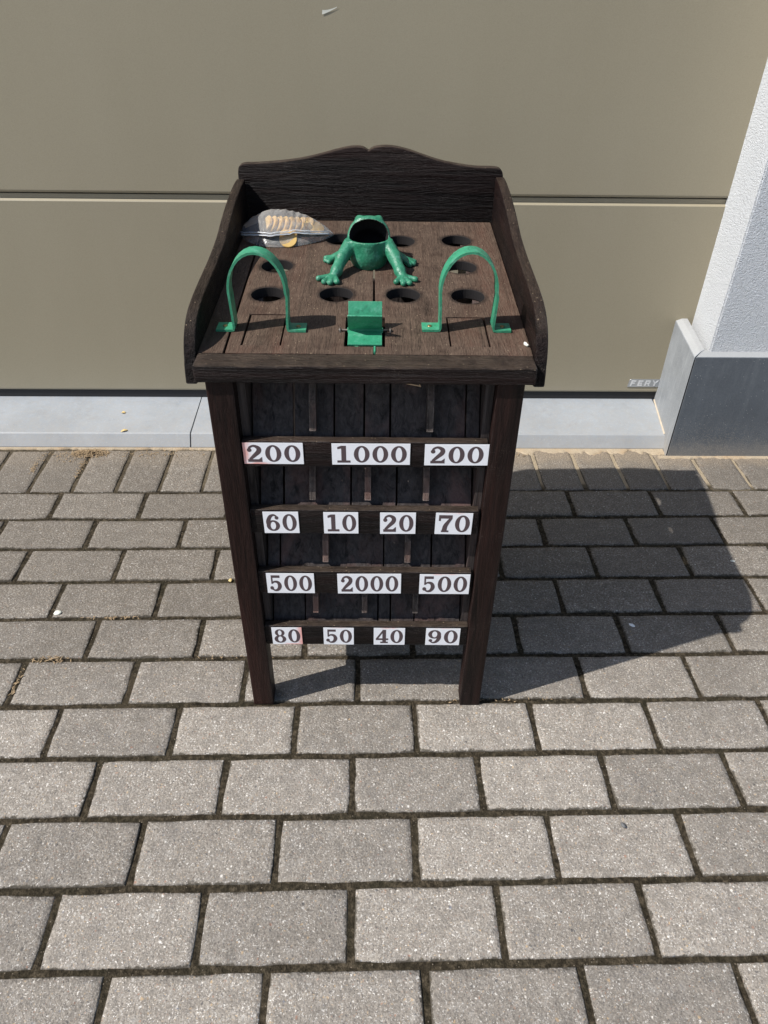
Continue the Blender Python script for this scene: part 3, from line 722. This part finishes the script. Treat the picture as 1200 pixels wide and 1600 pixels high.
# body below: side panels, back panel, floor
for su in (-1, 1):
    a, b = sorted((su*0.1815, su*0.1700))
    part('side_panel', box_mesh('side_panel', a, b, 0.0205, 0.4980, 0.1690, 0.7000, 0.0, fn=lambda x, y, z: (x, y, z if z < 0.5 else topz(y)-0.0168)), MAT['w_in'])
part('back_panel', box_mesh('back_panel', -0.1820, 0.1820, 0.5050, 0.5150, 0.1700, 0.6600, 0.001), MAT['w_in'])
part('floor_board', box_mesh('floor_board', -0.1690, 0.1690, 0.0200, 0.5000, 0.1720, 0.1800, 0.001), MAT['w_in'])
# score rails, planks behind them, dividers
RAILS = [(0.5600, 0.6040), (0.4310, 0.4780), (0.2985, 0.3480), (0.1700, 0.2175)]
TOPS = [0.7000, 0.5590, 0.4300, 0.2975]
RU = [(-0.1816, 0.1790), (-0.1816, 0.1770), (-0.1816, 0.1760), (-0.1816, 0.1816)]
SEAMS = [(-0.107, -0.047, -0.003, 0.036, 0.148), (-0.131, -0.024, 0.048), (-0.146, 0.029, 0.110), (-0.111, 0.020, 0.043, 0.086)]
DIVS = [(-0.0776, 0.0940), (-0.0836, 0.0026, 0.0940), (-0.0682, 0.0690), (-0.0902, -0.0035, 0.0866)]
rng = random.Random(21)
for t in range(4):
    wb, wt = RAILS[t]; u0, u1 = RU[t]
    part('score_rail', smooth_by_angle(box_mesh('score_rail', u0, u1, 0.0035, 0.0185, wb, wt, 0.0018, 2, 0.0006, cuts=30)), MAT['w_u'])
    w0, w1 = wt-0.016, TOPS[t]-0.001
    vb, vt = 0.0205, 0.0205+0.062
    us = [-0.1690] + list(SEAMS[t]) + [0.1690]
    for i in range(len(us)-1):
        gap = 0.0009+rng.random()*0.0008
        if t == 3 and i == 2: gap = 0.0016
        dv = rng.uniform(-0.0012, 0.0012)
        def fn(x, y, z, dv=dv): return (x, vb + (vt-vb)*(z-w0)/(w1-w0) + y + dv, z)
        part('plank', box_mesh('plank', us[i]+gap, us[i+1]-gap, 0.0, 0.008, w0, w1, 0.0008, 1, fn=fn), MAT['w_in'])
    for u in DIVS[t]:
        z0, z1 = wt + (0.004 if t < 3 else 0.012), w1
        sl = (vt-vb)/(w1-w0)
        fv = lambda z: vb + sl*(z-w0)
        pts = [(fv(z0)-0.0035, z0), (0.0170 if t < 3 else 0.0195, z0+0.006), (0.0190+0.2*sl*(z1-z0), z0+0.55*(z1-z0)), (fv(z1)-0.020, z1), (fv(z1)-0.002, z1)]
        part('divider', plate_mesh('divider', [pts], 0.0098, 0.0008, lambda a, b, c, u=u: (u+c, a, b)), MAT['w_div'])
# bare splinter under the front rail
V = [(0.036, 0.030, 0.6905), (0.075, 0.018, 0.6880), (0.0755, 0.018, 0.6895), (0.070, 0.012, 0.7025), (0.0720, 0.0122, 0.7030), (0.0778, 0.018, 0.6870), (0.036, 0.031, 0.6890)]
part('splinter', pyd('splinter', V, [(0, 1, 2), (0, 6, 5, 1), (2, 1, 5), (2, 5, 4, 3)]), MAT['splinter'])

# ---------------------------------------------------------------- number labels
def ring_pts(cx, cz, ro, io, n=28, a0=0.0, a1=6.2832):
    """ro/io = (rx, rz) of the outer and inner outline"""
    return [((cx+ro[0]*math.cos(a0+(a1-a0)*i/n), cz+ro[1]*math.sin(a0+(a1-a0)*i/n)), (cx+io[0]*math.cos(a0+(a1-a0)*i/n), cz+io[1]*math.sin(a0+(a1-a0)*i/n))) for i in range(n+1)]
def band(pairs): return [[pairs[i][0], pairs[i+1][0], pairs[i+1][1], pairs[i][1]] for i in range(len(pairs)-1)]
def stroke(pts, ws, n=6):
    P = spline([(p[0], p[1], w) for p, w in zip(pts, ws)], n); pr = []
    for i, p in enumerate(P):
        q = P[min(i+1, len(P)-1)]; r = P[max(i-1, 0)]
        d = (q[0]-r[0], q[1]-r[1]); l = math.hypot(*d) or 1
        nx, nz = -d[1]/l*p[2]/2, d[0]/l*p[2]/2
        pr.append(((p[0]+nx, p[1]+nz), (p[0]-nx, p[1]-nz)))
    return band(pr)
def disc(cx, cz, r, n=14): return [[(cx+r*math.cos(6.2832*i/n), cz+r*math.sin(6.2832*i/n)) for i in range(n)]]
def rect(a, b, c, d): return [[(a, c), (b, c), (b, d), (a, d)]]
GL = {
 '0': [band(ring_pts(.40, .5, (.395, .50), (.165, .405)))],
 '1': [rect(.31, .55, .08, 1.0), rect(.10, .76, 0, .13), [[(.12, .80), (.31, .84), (.31, 1.0), (.12, .93)]]],
 '2': [stroke([(.16, .70), (.20, .86), (.40, .945), (.62, .82), (.62, .62), (.42, .40), (.16, .14)], [.14, .12, .13, .22, .24, .20, .13]), disc(.17, .70, .115), rect(.06, .72, 0, .155), [[(.60, .155), (.76, .30), (.76, 0), (.72, 0)]]],
 '4': [rect(.43, .66, .10, 1.0), rect(.02, .80, .23, .36), [[(.02, .34), (.16, .34), (.46, .80), (.46, 1.0)]], rect(.30, .78, 0, .11)],
 '5': [rect(.14, .68, .84, 1.0), rect(.14, .235, .46, .86), stroke([(.19, .50), (.34, .60), (.56, .55), (.65, .33), (.54, .11), (.34, .05), (.16, .17)], [.08, .11, .18, .24, .18, .11, .10]), disc(.16, .20, .115)],
 '6': [band(ring_pts(.41, .32, (.37, .32), (.15, .225))), stroke([(.16, .34), (.15, .58), (.27, .84), (.46, .945), (.62, .87)], [.22, .23, .19, .11, .09]), disc(.63, .78, .105)],
 '7': [rect(.06, .78, .80, 1.0), rect(.06, .17, .66, .82), stroke([(.72, .84), (.56, .60), (.42, .34), (.38, .02)], [.14, .19, .24, .27]), rect(.22, .62, 0, .10)],
 '8': [band(ring_pts(.40, .735, (.315, .265), (.12, .185))), band(ring_pts(.40, .27, (.385, .285), (.15, .195)))],
}
GL['9'] = [[[(.80-x, 1-z) for x, z in q] for q in st] for st in GL['6']]
LABELS = [('200', 0, -.1803, -.0921, 'paper_l', 'left end of the top rail'), ('1000', 0, -.0500, .0654, 'paper', 'middle of the top rail'), ('200', 0, .0868, .1812, 'paper', 'right end of the top rail'),
          ('60', 1, -.1619, -.1063, 'paper', ''), ('10', 1, -.0670, -.0123, 'paper', ''), ('20', 1, .0222, .0785, 'paper', ''), ('70', 1, .1096, .1680, 'paper_t', ''),
          ('500', 2, -.1680, -.0879, 'paper', 'left end of the third rail'), ('2000', 2, -.0486, .0587, 'paper', ''), ('500', 2, .0899, .1749, 'paper_t', 'right end of the third rail'),
          ('80', 3, -.1695, -.1159, 'paper_r', ''), ('50', 3, -.0771, -.0229, 'paper_t', ''), ('40', 3, .0130, .0690, 'paper_t', ''), ('90', 3, .1066, .1680, 'paper_t', '')]
rng = random.Random(5)
for txt, t, u0, u1, pm, where in LABELS:
    wb, wt = RAILS[t]; wb += 0.0015 + (0.0008 if t == 0 else 0); wt -= 0.0028
    if t == 0: wt += 0.0010; wb += 0.003
    tilt = rng.uniform(-0.010, 0.010); cu_, cw_ = (u0+u1)/2, (wb+wt)/2
    def fn(x, y, z): return (cu_+(x-cu_)*math.cos(tilt)-(z-cw_)*math.sin(tilt), y, cw_+(x-cu_)*math.sin(tilt)+(z-cw_)*math.cos(tilt))
    v0 = 0.0024
    lo = part('number_label', box_mesh('number_label', u0, u1, v0, v0+0.0004, wb, wt, fn=fn), MAT[pm], None, 'white paper label printed %s%s' % (txt, (' at the ' + where) if where else ''))
    H = (wt-wb); hh = H*0.80; nch = len(txt)
    sx = min(hh*1.02, (u1-u0)*0.95/(nch*0.93)) ; pitch = 0.93*sx
    x = cu_ - pitch*nch/2 + 0.065*sx
    zb = cw_ - hh/2
    V, F = [], []; k = 0
    for ch in txt:
        for st in GL[ch]:
            yy = v0 - 0.00012 - 0.00003*k; k += 1
            for q in st:
                b0 = len(V); V += [fn(x+a*sx, yy, zb+b*hh) for a, b in q]; F.append(tuple(range(b0, b0+len(q))))
        x += pitch
        k = 0
    o = part('printed_number', pyd('printed_number', V, F), MAT['ink'], lo, 'printed number ' + txt)

# ---------------------------------------------------------------- green hoops
def hoop(uL, uR, v, apex, label):
    zb = topz(v); wid, th = 0.0260, 0.0034
    cu_ = (uL+uR)/2; hw = (uR-uL)/2
    mid = [(uL-0.0265, zb+th/2), (uL-0.016, zb+th/2), (uL-0.005, zb+th/2), (uL-0.0012, zb+0.0022), (uL, zb+0.006), (uL-0.001, zb+0.030), (uL-0.002, zb+0.052)]
    top = []
    for i in range(17):
        a = math.pi*(1-i/16); top.append((cu_+(hw+0.0015)*math.cos(a)-0.001, zb+0.058+(apex-zb-0.058)*math.sin(a)))
    rest = [(2*cu_-p[0], p[1]) for p in mid[::-1]]
    path = [(p[0], p[1]) for p in mid+top+rest]
    V, F = [], []
    for i, p in enumerate(path):
        q = path[min(i+1, len(path)-1)]; r = path[max(i-1, 0)]
        d = (q[0]-r[0], q[1]-r[1]); l = math.hypot(*d); nx, nz = -d[1]/l*th/2, d[0]/l*th/2
        for (sv_, sn) in ((-1, 1), (1, 1), (1, -1), (-1, -1)):
            V.append((p[0]+nx*sn, v+sv_*wid/2, p[1]+nz*sn))
        if i:
            b = 4*i
            for k in range(4): F.append((b-4+k, b-4+(k+1) % 4, b+(k+1) % 4, b+k))
    F += [(3, 2, 1, 0), tuple(range(len(V)-4, len(V)))]
    bm = bmesh.new(); bv = [bm.verts.new(p) for p in V]
    for f in F: bm.faces.new([bv[i] for i in f])
    bmesh.ops.bevel(bm, geom=[e for e in bm.edges if e.calc_face_angle(0) > 1.0], offset=0.0006, segments=2, affect='EDGES')
    h_ = part('hoop', smooth_by_angle(bm_mesh('hoop', bm), 0.7), MAT['green'], None, label)
    for u in (uL-0.0150, uR+0.0150):
        bm = bmesh.new(); bmesh.ops.create_uvsphere(bm, u_segments=14, v_segments=8, radius=0.0036)
        for q in bm.verts: q.co = Vector((q.co.x+u, q.co.y+v, q.co.z*0.45+zb+th+0.0002))
        part('screw', bm_mesh('screw', bm, True), MAT['screw'], h_)
hoop(-0.1915, -0.1145, 0.1095, 0.8450, 'green painted hoop on the left')
hoop(0.1075, 0.1845, 0.1150, 0.8470, 'green painted hoop on the right')

# ---------------------------------------------------------------- paddle wheel
wu0, wu1, wv, ww, wr = -0.0265, 0.0225, 0.1030, 0.7335, 0.0405
wheel = part('paddle_wheel', None or box_mesh('paddle_wheel', wu0-0.0015, wu1+0.0015, wv-0.0035, wv+0.0035, ww-0.0035, ww+0.0035, 0.0016), MAT['green'], None, 'green paddle wheel in a slot at the front middle')
for k in range(6):
    a = math.radians(-7+60*k)
    def fn(x, y, z, a=a): return (x, wv - (y*math.cos(a) + z*math.sin(a)), ww + y*math.sin(a) - z*math.cos(a))
    part('paddle', box_mesh('paddle', wu0, wu1, 0.002, wr, -0.0013, 0.0013, 0.0007, 2, fn=fn), MAT['green'], wheel)
bm = bmesh.new(); bmesh.ops.create_cone(bm, cap_ends=True, segments=12, radius1=0.0016, radius2=0.0016, depth=0.078, matrix=Matrix.Translation((-0.002, wv, ww)) @ Matrix.Rotation(math.pi/2, 4, 'Y'))
part('axle', bm_mesh('axle', bm, True), MAT['steel'], wheel)
for u in (-0.0385, 0.0345):
    V, F = [], []
    path = [(u-.0050, 0.7270), (u-.0044, 0.7315), (u-.0030, 0.7355), (u, 0.7364), (u+.0030, 0.7355), (u+.0044, 0.7315), (u+.0050, 0.7270)]
    path = [(wv+(p[0]-u), p[1]) for p in path]
    for i, p in enumerate(path):
        for k in range(6):
            c = 6.2832*k/6; V.append((u+0.0011*math.cos(c), p[0], p[1]+0.0011*math.sin(c)))
        if i:
            for k in range(6): F.append((6*i-6+k, 6*i-6+(k+1) % 6, 6*i+(k+1) % 6, 6*i+k))
    part('staple', pyd('staple', V, F, True), MAT['steel'], wheel)
part('stop_pin', box_mesh('stop_pin', 0.0108, 0.0134, 0.0400, 0.0575, topz(.05)-0.004, topz(.05)+0.0015, 0.0006), MAT['green'])

# ---------------------------------------------------------------- cast frog (one continuous surface)
def sdf_frog():
    h = 0.00115
    xs = np.arange(-0.092, 0.092, h); ys = np.arange(-0.106, 0.072, h); zs = np.arange(-0.004, 0.084, h)
    X, Y, Z = np.meshgrid(xs, ys, zs, indexing='ij')
    def ell(c, r):
        q = np.sqrt(((X-c[0])/r[0])**2 + ((Y-c[1])/r[1])**2 + ((Z-c[2])/r[2])**2)
        q2 = np.sqrt(((X-c[0])/r[0]**2)**2 + ((Y-c[1])/r[1]**2)**2 + ((Z-c[2])/r[2]**2)**2)
        return q*(q-1)/np.maximum(q2, 1e-6)
    def cap(a, b, ra, rb):
        a = np.array(a); b = np.array(b); d = b-a; L2 = (d*d).sum()
        t = np.clip(((X-a[0])*d[0]+(Y-a[1])*d[1]+(Z-a[2])*d[2])/L2, 0, 1)
        return np.sqrt((X-a[0]-t*d[0])**2+(Y-a[1]-t*d[1])**2+(Z-a[2]-t*d[2])**2) - (ra+(rb-ra)*t)
    def su(a, b, k):
        hh = np.clip(0.5+0.5*(b-a)/k, 0, 1); return b*(1-hh)+a*hh - k*hh*(1-hh)
    body = ell((0, 0.000, 0.022), (0.0345, 0.0430, 0.040))
    body = su(body, ell((0, 0.028, 0.020), (0.033, 0.036, 0.026)), 0.012)
    head = ell((0, -0.002, 0.046), (0.0365, 0.0400, 0.0260))
    head = su(head, ell((0, 0.010, 0.0545), (0.0255, 0.0240, 0.0165)), 0.010)
    body = su(body, head, 0.010)
    inner = body + 0.0042
    for s in (-1, 1):
        body = su(body, ell((s*0.0165, 0.0190, 0.0655), (0.0070, 0.0075, 0.0062)), 0.004)
    full = body
    TO_ = {-1: [(-.081, -.080), (-.0715, -.0925), (-.0615, -.0965), (-.0505, -.0930)], 1: [(.0460, -.0905), (.0575, -.0965), (.0675, -.0945), (.0775, -.0800)]}
    HT = {-1: [(-.0745, .006), (-.0740, -.004), (-.068, -.010)], 1: [(.0785, -.006), (.0770, -.014), (.0700, -.020)]}
    legs = None
    def add(d, k=0.005):
        nonlocal legs; legs = d if legs is None else su(legs, d, k)
    for s in (-1, 1):
        sh, el, wr_ = (s*0.0300, -0.0150, 0.0370), (s*0.0440, -0.0400, 0.0235), (s*0.0525, -0.0640, 0.0105)
        add(cap(sh, el, 0.0124, 0.0104)); add(cap(el, wr_, 0.0104, 0.0086))
        pal = (s*0.0565, -0.0735, 0.0062); add(cap(wr_, pal, 0.0094, 0.0074))
        for tx, ty in TO_[s]:
            add(cap((s*0.0555, -0.0720, 0.0058), (tx, ty, 0.0040), 0.0050, 0.0044), 0.0020)
            add(ell((tx, ty, 0.0042), (0.0049, 0.0052, 0.0044)), 0.0015)
        hip, kn, an = (s*0.026, 0.036, 0.020), (s*0.0385, 0.0120, 0.0170), (s*0.0430, 0.0200, 0.0075)
        add(cap(hip, kn, 0.0140, 0.0105)); add(cap(kn, an, 0.0100, 0.0085)); add(cap(an, (s*0.057, 0.006, 0.0060), 0.0085, 0.0072))
        for tx, ty in HT[s]:
            add(cap((s*0.057, 0.006, 0.0055), (tx, ty, 0.0040), 0.0054, 0.0044), 0.002)
    full = su(full, legs, 0.0050)
    low = 0.0468 - 0.10*(Y+0.040)
    upp = 0.0505 + 0.86*(Y+0.017) - 24.0*np.maximum(0, np.abs(X)-0.006)**2
    cut = np.maximum(low, upp) - Z
    full = np.maximum(full, -cut*0.75)
    full = np.maximum(full, -inner)
    full = np.maximum(full, -Z - 0.0003)
    return full, inner, xs, ys, zs, h
def surface_nets(D, xs, ys, zs, h):
    S = D < 0
    n0, n1, n2 = D.shape
    c = [(i, j, k) for i in (0, 1) for j in (0, 1) for k in (0, 1)]
    def sub(A, o): return A[o[0]:n0-1+o[0], o[1]:n1-1+o[1], o[2]:n2-1+o[2]]
    cntS = sum(sub(S, o).astype(np.int8) for o in c)
    act = (cntS > 0) & (cntS < 8)
    I = np.argwhere(act); idx = -np.ones(act.shape, np.int64); idx[act] = np.arange(len(I))
    acc = np.zeros((len(I), 3)); num = np.zeros(len(I))
    vals = {o: sub(D, o)[act] for o in c}
    for a in c:
        for ax in range(3):
            if a[ax] == 0:
                b = list(a); b[ax] = 1; b = tuple(b)
                da, db = vals[a], vals[b]; m = (da < 0) != (db < 0)
                t = np.where(m, da/np.where(m, da-db, 1), 0)
                p = np.array(a, float)[None, :].repeat(len(I), 0); p[:, ax] += t
                acc[m] += p[m]; num[m] += 1
    P = (I + acc/num[:, None])*h + np.array([xs[0], ys[0], zs[0]])
    quads = []
    for ax in range(3):
        o1, o2 = [(1, 2), (2, 0), (0, 1)][ax]
        sl0 = [slice(1, n-1) for n in D.shape]; sl1 = list(sl0)
        sl0[ax] = slice(0, D.shape[ax]-1); sl1[ax] = slice(1, D.shape[ax])
        A, B = S[tuple(sl0)], S[tuple(sl1)]
        E = np.argwhere(A != B); 
        base = E.copy(); base[:, o1] += 1; base[:, o2] += 1
        fl = A[tuple(E.T)]
        e1 = np.zeros(3, int); e1[o1] = 1; e2 = np.zeros(3, int); e2[o2] = 1
        q = np.stack([idx[tuple((base-e1-e2).T)], idx[tuple((base-e2).T)], idx[tuple(base.T)], idx[tuple((base-e1).T)]], 1)
        q[~fl] = q[~fl][:, ::-1]
        quads.append(q)
    return P, np.concatenate(quads)
D, INN, xs, ys, zs, hgrid = sdf_frog()
P, Q = surface_nets(D, xs, ys, zs, hgrid)
for _ in range(2):        # light relaxing of grid steps
    acc = np.zeros_like(P); num = np.zeros(len(P))
    for a in range(4):
        i, j = Q[:, a], Q[:, (a+1) % 4]
        np.add.at(acc, i, P[j]); np.add.at(num, i, 1); np.add.at(acc, j, P[i]); np.add.at(num, j, 1)
    P = P*0.4 + 0.6*acc/np.maximum(num, 1)[:, None]
gi = np.clip(((P-np.array([xs[0], ys[0], zs[0]]))/hgrid).round().astype(int), 0, np.array(D.shape)-1)
inn = INN[gi[:, 0], gi[:, 1], gi[:, 2]]
FU, FV = 0.0, 0.3600
PW = P.copy(); PW[:, 0] += FU; PW[:, 1] += FV; PW[:, 2] += 0.728+0.0505*(PW[:, 1]-0.0335)
me = bpy.data.meshes.new('frog'); me.from_pydata(PW.tolist(), [], Q.tolist()); me.update()
me.polygons.foreach_set('use_smooth', [True]*len(me.polygons))
fr = part('frog', me, MAT['green_frog'], None, 'green cast metal frog with its mouth wide open')
me.materials.append(MAT['inside'])  # near-black colour for the inner faces of the mouth hollow
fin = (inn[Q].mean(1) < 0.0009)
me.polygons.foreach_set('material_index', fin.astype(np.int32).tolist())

# ---------------------------------------------------------------- bag of discs lying on the table
def tl(u, v, w):      # table point to world
    c, s = math.cos(TA), math.sin(TA); return Vector((TO[0]+u*c-v*s, TO[1]+u*s+v*c, w))
def frame(u, v, w, nrm, spin=0.0):
    n_ = Vector(nrm).normalized(); q = n_.to_track_quat('Z', 'Y')
    return Matrix.Translation(tl(u, v, w)) @ Matrix.Rotation(TA, 4, 'Z') @ q.to_matrix().to_4x4() @ Matrix.Rotation(spin, 4, 'Z')
bm = bmesh.new(); bmesh.ops.create_cone(bm, cap_ends=True, segments=36, radius1=0.0158, radius2=0.0158, depth=0.0042)
bmesh.ops.bevel(bm, geom=[e for e in bm.edges if e.calc_face_angle(0) > 1.0], offset=0.0006, segments=2, affect='EDGES')
DISC = smooth_by_angle(bm_mesh('brass_disc', bm), 0.6); DISC.materials.append(MAT['brass'])
spots = []
for i in range(7):
    u = -0.190+0.0105*i; spots.append((u, 0.492-0.0010*i, topz(.492)+0.0165, (-0.78, -0.34, 0.52)))
spots += [(-0.1185, 0.500, topz(.5)+0.014, (-0.30, -0.45, 0.84)), (-0.100, 0.490, topz(.5)+0.011, (0.25, -0.35, 0.9))]
WHICH = ['leftmost brass disc of the leaning row inside the bag', 'second brass disc from the left in the leaning row', 'third brass disc from the left in the leaning row', 'middle brass disc of the leaning row inside the bag',
         'fifth brass disc from the left in the leaning row', 'sixth brass disc from the left in the leaning row', 'rightmost brass disc of the leaning row inside the bag',
         'flatter brass disc just right of the leaning row', 'brass disc lying nearest the right tip of the bag']
for (u, v, w, nrm), lab in zip(spots, WHICH):
    o = bpy.data.objects.new('brass_disc', DISC); COL.objects.link(o); o.matrix_world = frame(u, v, w, nrm)
    tag(o, lab, 'disc', 'brass discs in the bag')
o = bpy.data.objects.new('brass_disc', DISC); COL.objects.link(o); o.matrix_world = frame(-0.1455, 0.4330, topz(.43)+0.0105, (0.05, -0.66, 0.75))
tag(o, 'single brass disc lying face up at the front of the bag', 'disc', 'brass discs in the bag')
o = bpy.data.objects.new('brass_disc', DISC); COL.objects.link(o); o.matrix_world = frame(-0.1480, 0.4640, topz(.46)+0.0085, (0.1, -0.25, 0.95))
tag(o, 'brass disc half hidden behind the front one under the zip', 'disc', 'brass discs in the bag')

bag = empty('zip_bag', tl(-0.155, 0.485, topz(0.485)), TA, 'clear plastic zip bag holding brass discs on the table', 'bag')
def bag_pt(s, t):
    """s along the bag (-1..1), t across (0 front foot .. 1 back foot) -> local point"""
    u = 0.0885*s
    env = max(0.0, 1-abs(s)**2.1)**0.75
    v = (-0.064+0.010*s)*env*(1-t) + (0.072-0.020*s)*env*t
    hgt = (0.0355-0.006*s-0.004*s*s)*env*math.sin(math.pi*min(1, max(0, t)))**0.62
    wr = 0.0042*env*(0.8*mnoise.noise((s*4, t*3, 2.0)) + 0.9*(0.35-abs(mnoise.noise((s*7, t*5, 5.0)))) + 0.5*(0.3-abs(mnoise.noise((s*15+t*4, t*11, 8.0)))))*max(0.0, math.sin(math.pi*t))**0.5
    sl = 0.0505*v
    return Vector((u, v+0.3*wr, hgt*(0.82+0.25*math.sin(math.pi*t)) + wr + sl + 0.0012))
NS, NTT = 110, 60
V, F = [], []
for i in range(NS+1):
    s = -1+2*i/NS
    for j in range(NTT+1): V.append(bag_pt(s, j/NTT))
for i in range(NS):
    for j in range(NTT):
        a = i*(NTT+1)+j; F.append((a, a+NTT+1, a+NTT+2, a+1))
part('film', pyd('film', V, F, True), MAT['bag'], bag)
# zip lips: two ridges running the length of the bag
def lip(dz, out, h_, mat, nm):
    V, F = [], []
    for i in range(61):
        s = -1.0+1.92*i/60
        p = bag_pt(max(-0.999, s), 0.105+0.02*s + 0.008*math.sin(s*4))
        if s < -0.93: p.z += 0.004
        z = p.z + 0.0006 + dz
        wv_ = 0.0018*math.sin(s*9+out)
        V += [(p.x, p.y-0.0005+wv_, z-0.001), (p.x, p.y-out+wv_, z+h_)]
        if i: F.append((2*i-2, 2*i, 2*i+1, 2*i-1))
    o = part(nm, pyd(nm, V, F, True), mat, bag); md = o.modifiers.new('thick', 'SOLIDIFY'); md.thickness = 0.0009
lip(0.0, 0.0085, 0.0022, MAT['zip'], 'zip_lip'); lip(0.0004, 0.0015, 0.0016, MAT['zip'], 'zip_ridge'); lip(0.0052, 0.0062, 0.0014, MAT['zip'], 'zip_ridge')

# cream crumb caught where the playing surface meets the right side board
p = tl(0.2270, 0.0640, topz(0.064)+0.0025)
blob('crumb', p, 0.0022, 0.0062, 0.0030, MAT['chalk'], 9, 'cream crumb caught against the right side board of the table', 'crumb', 0.3)
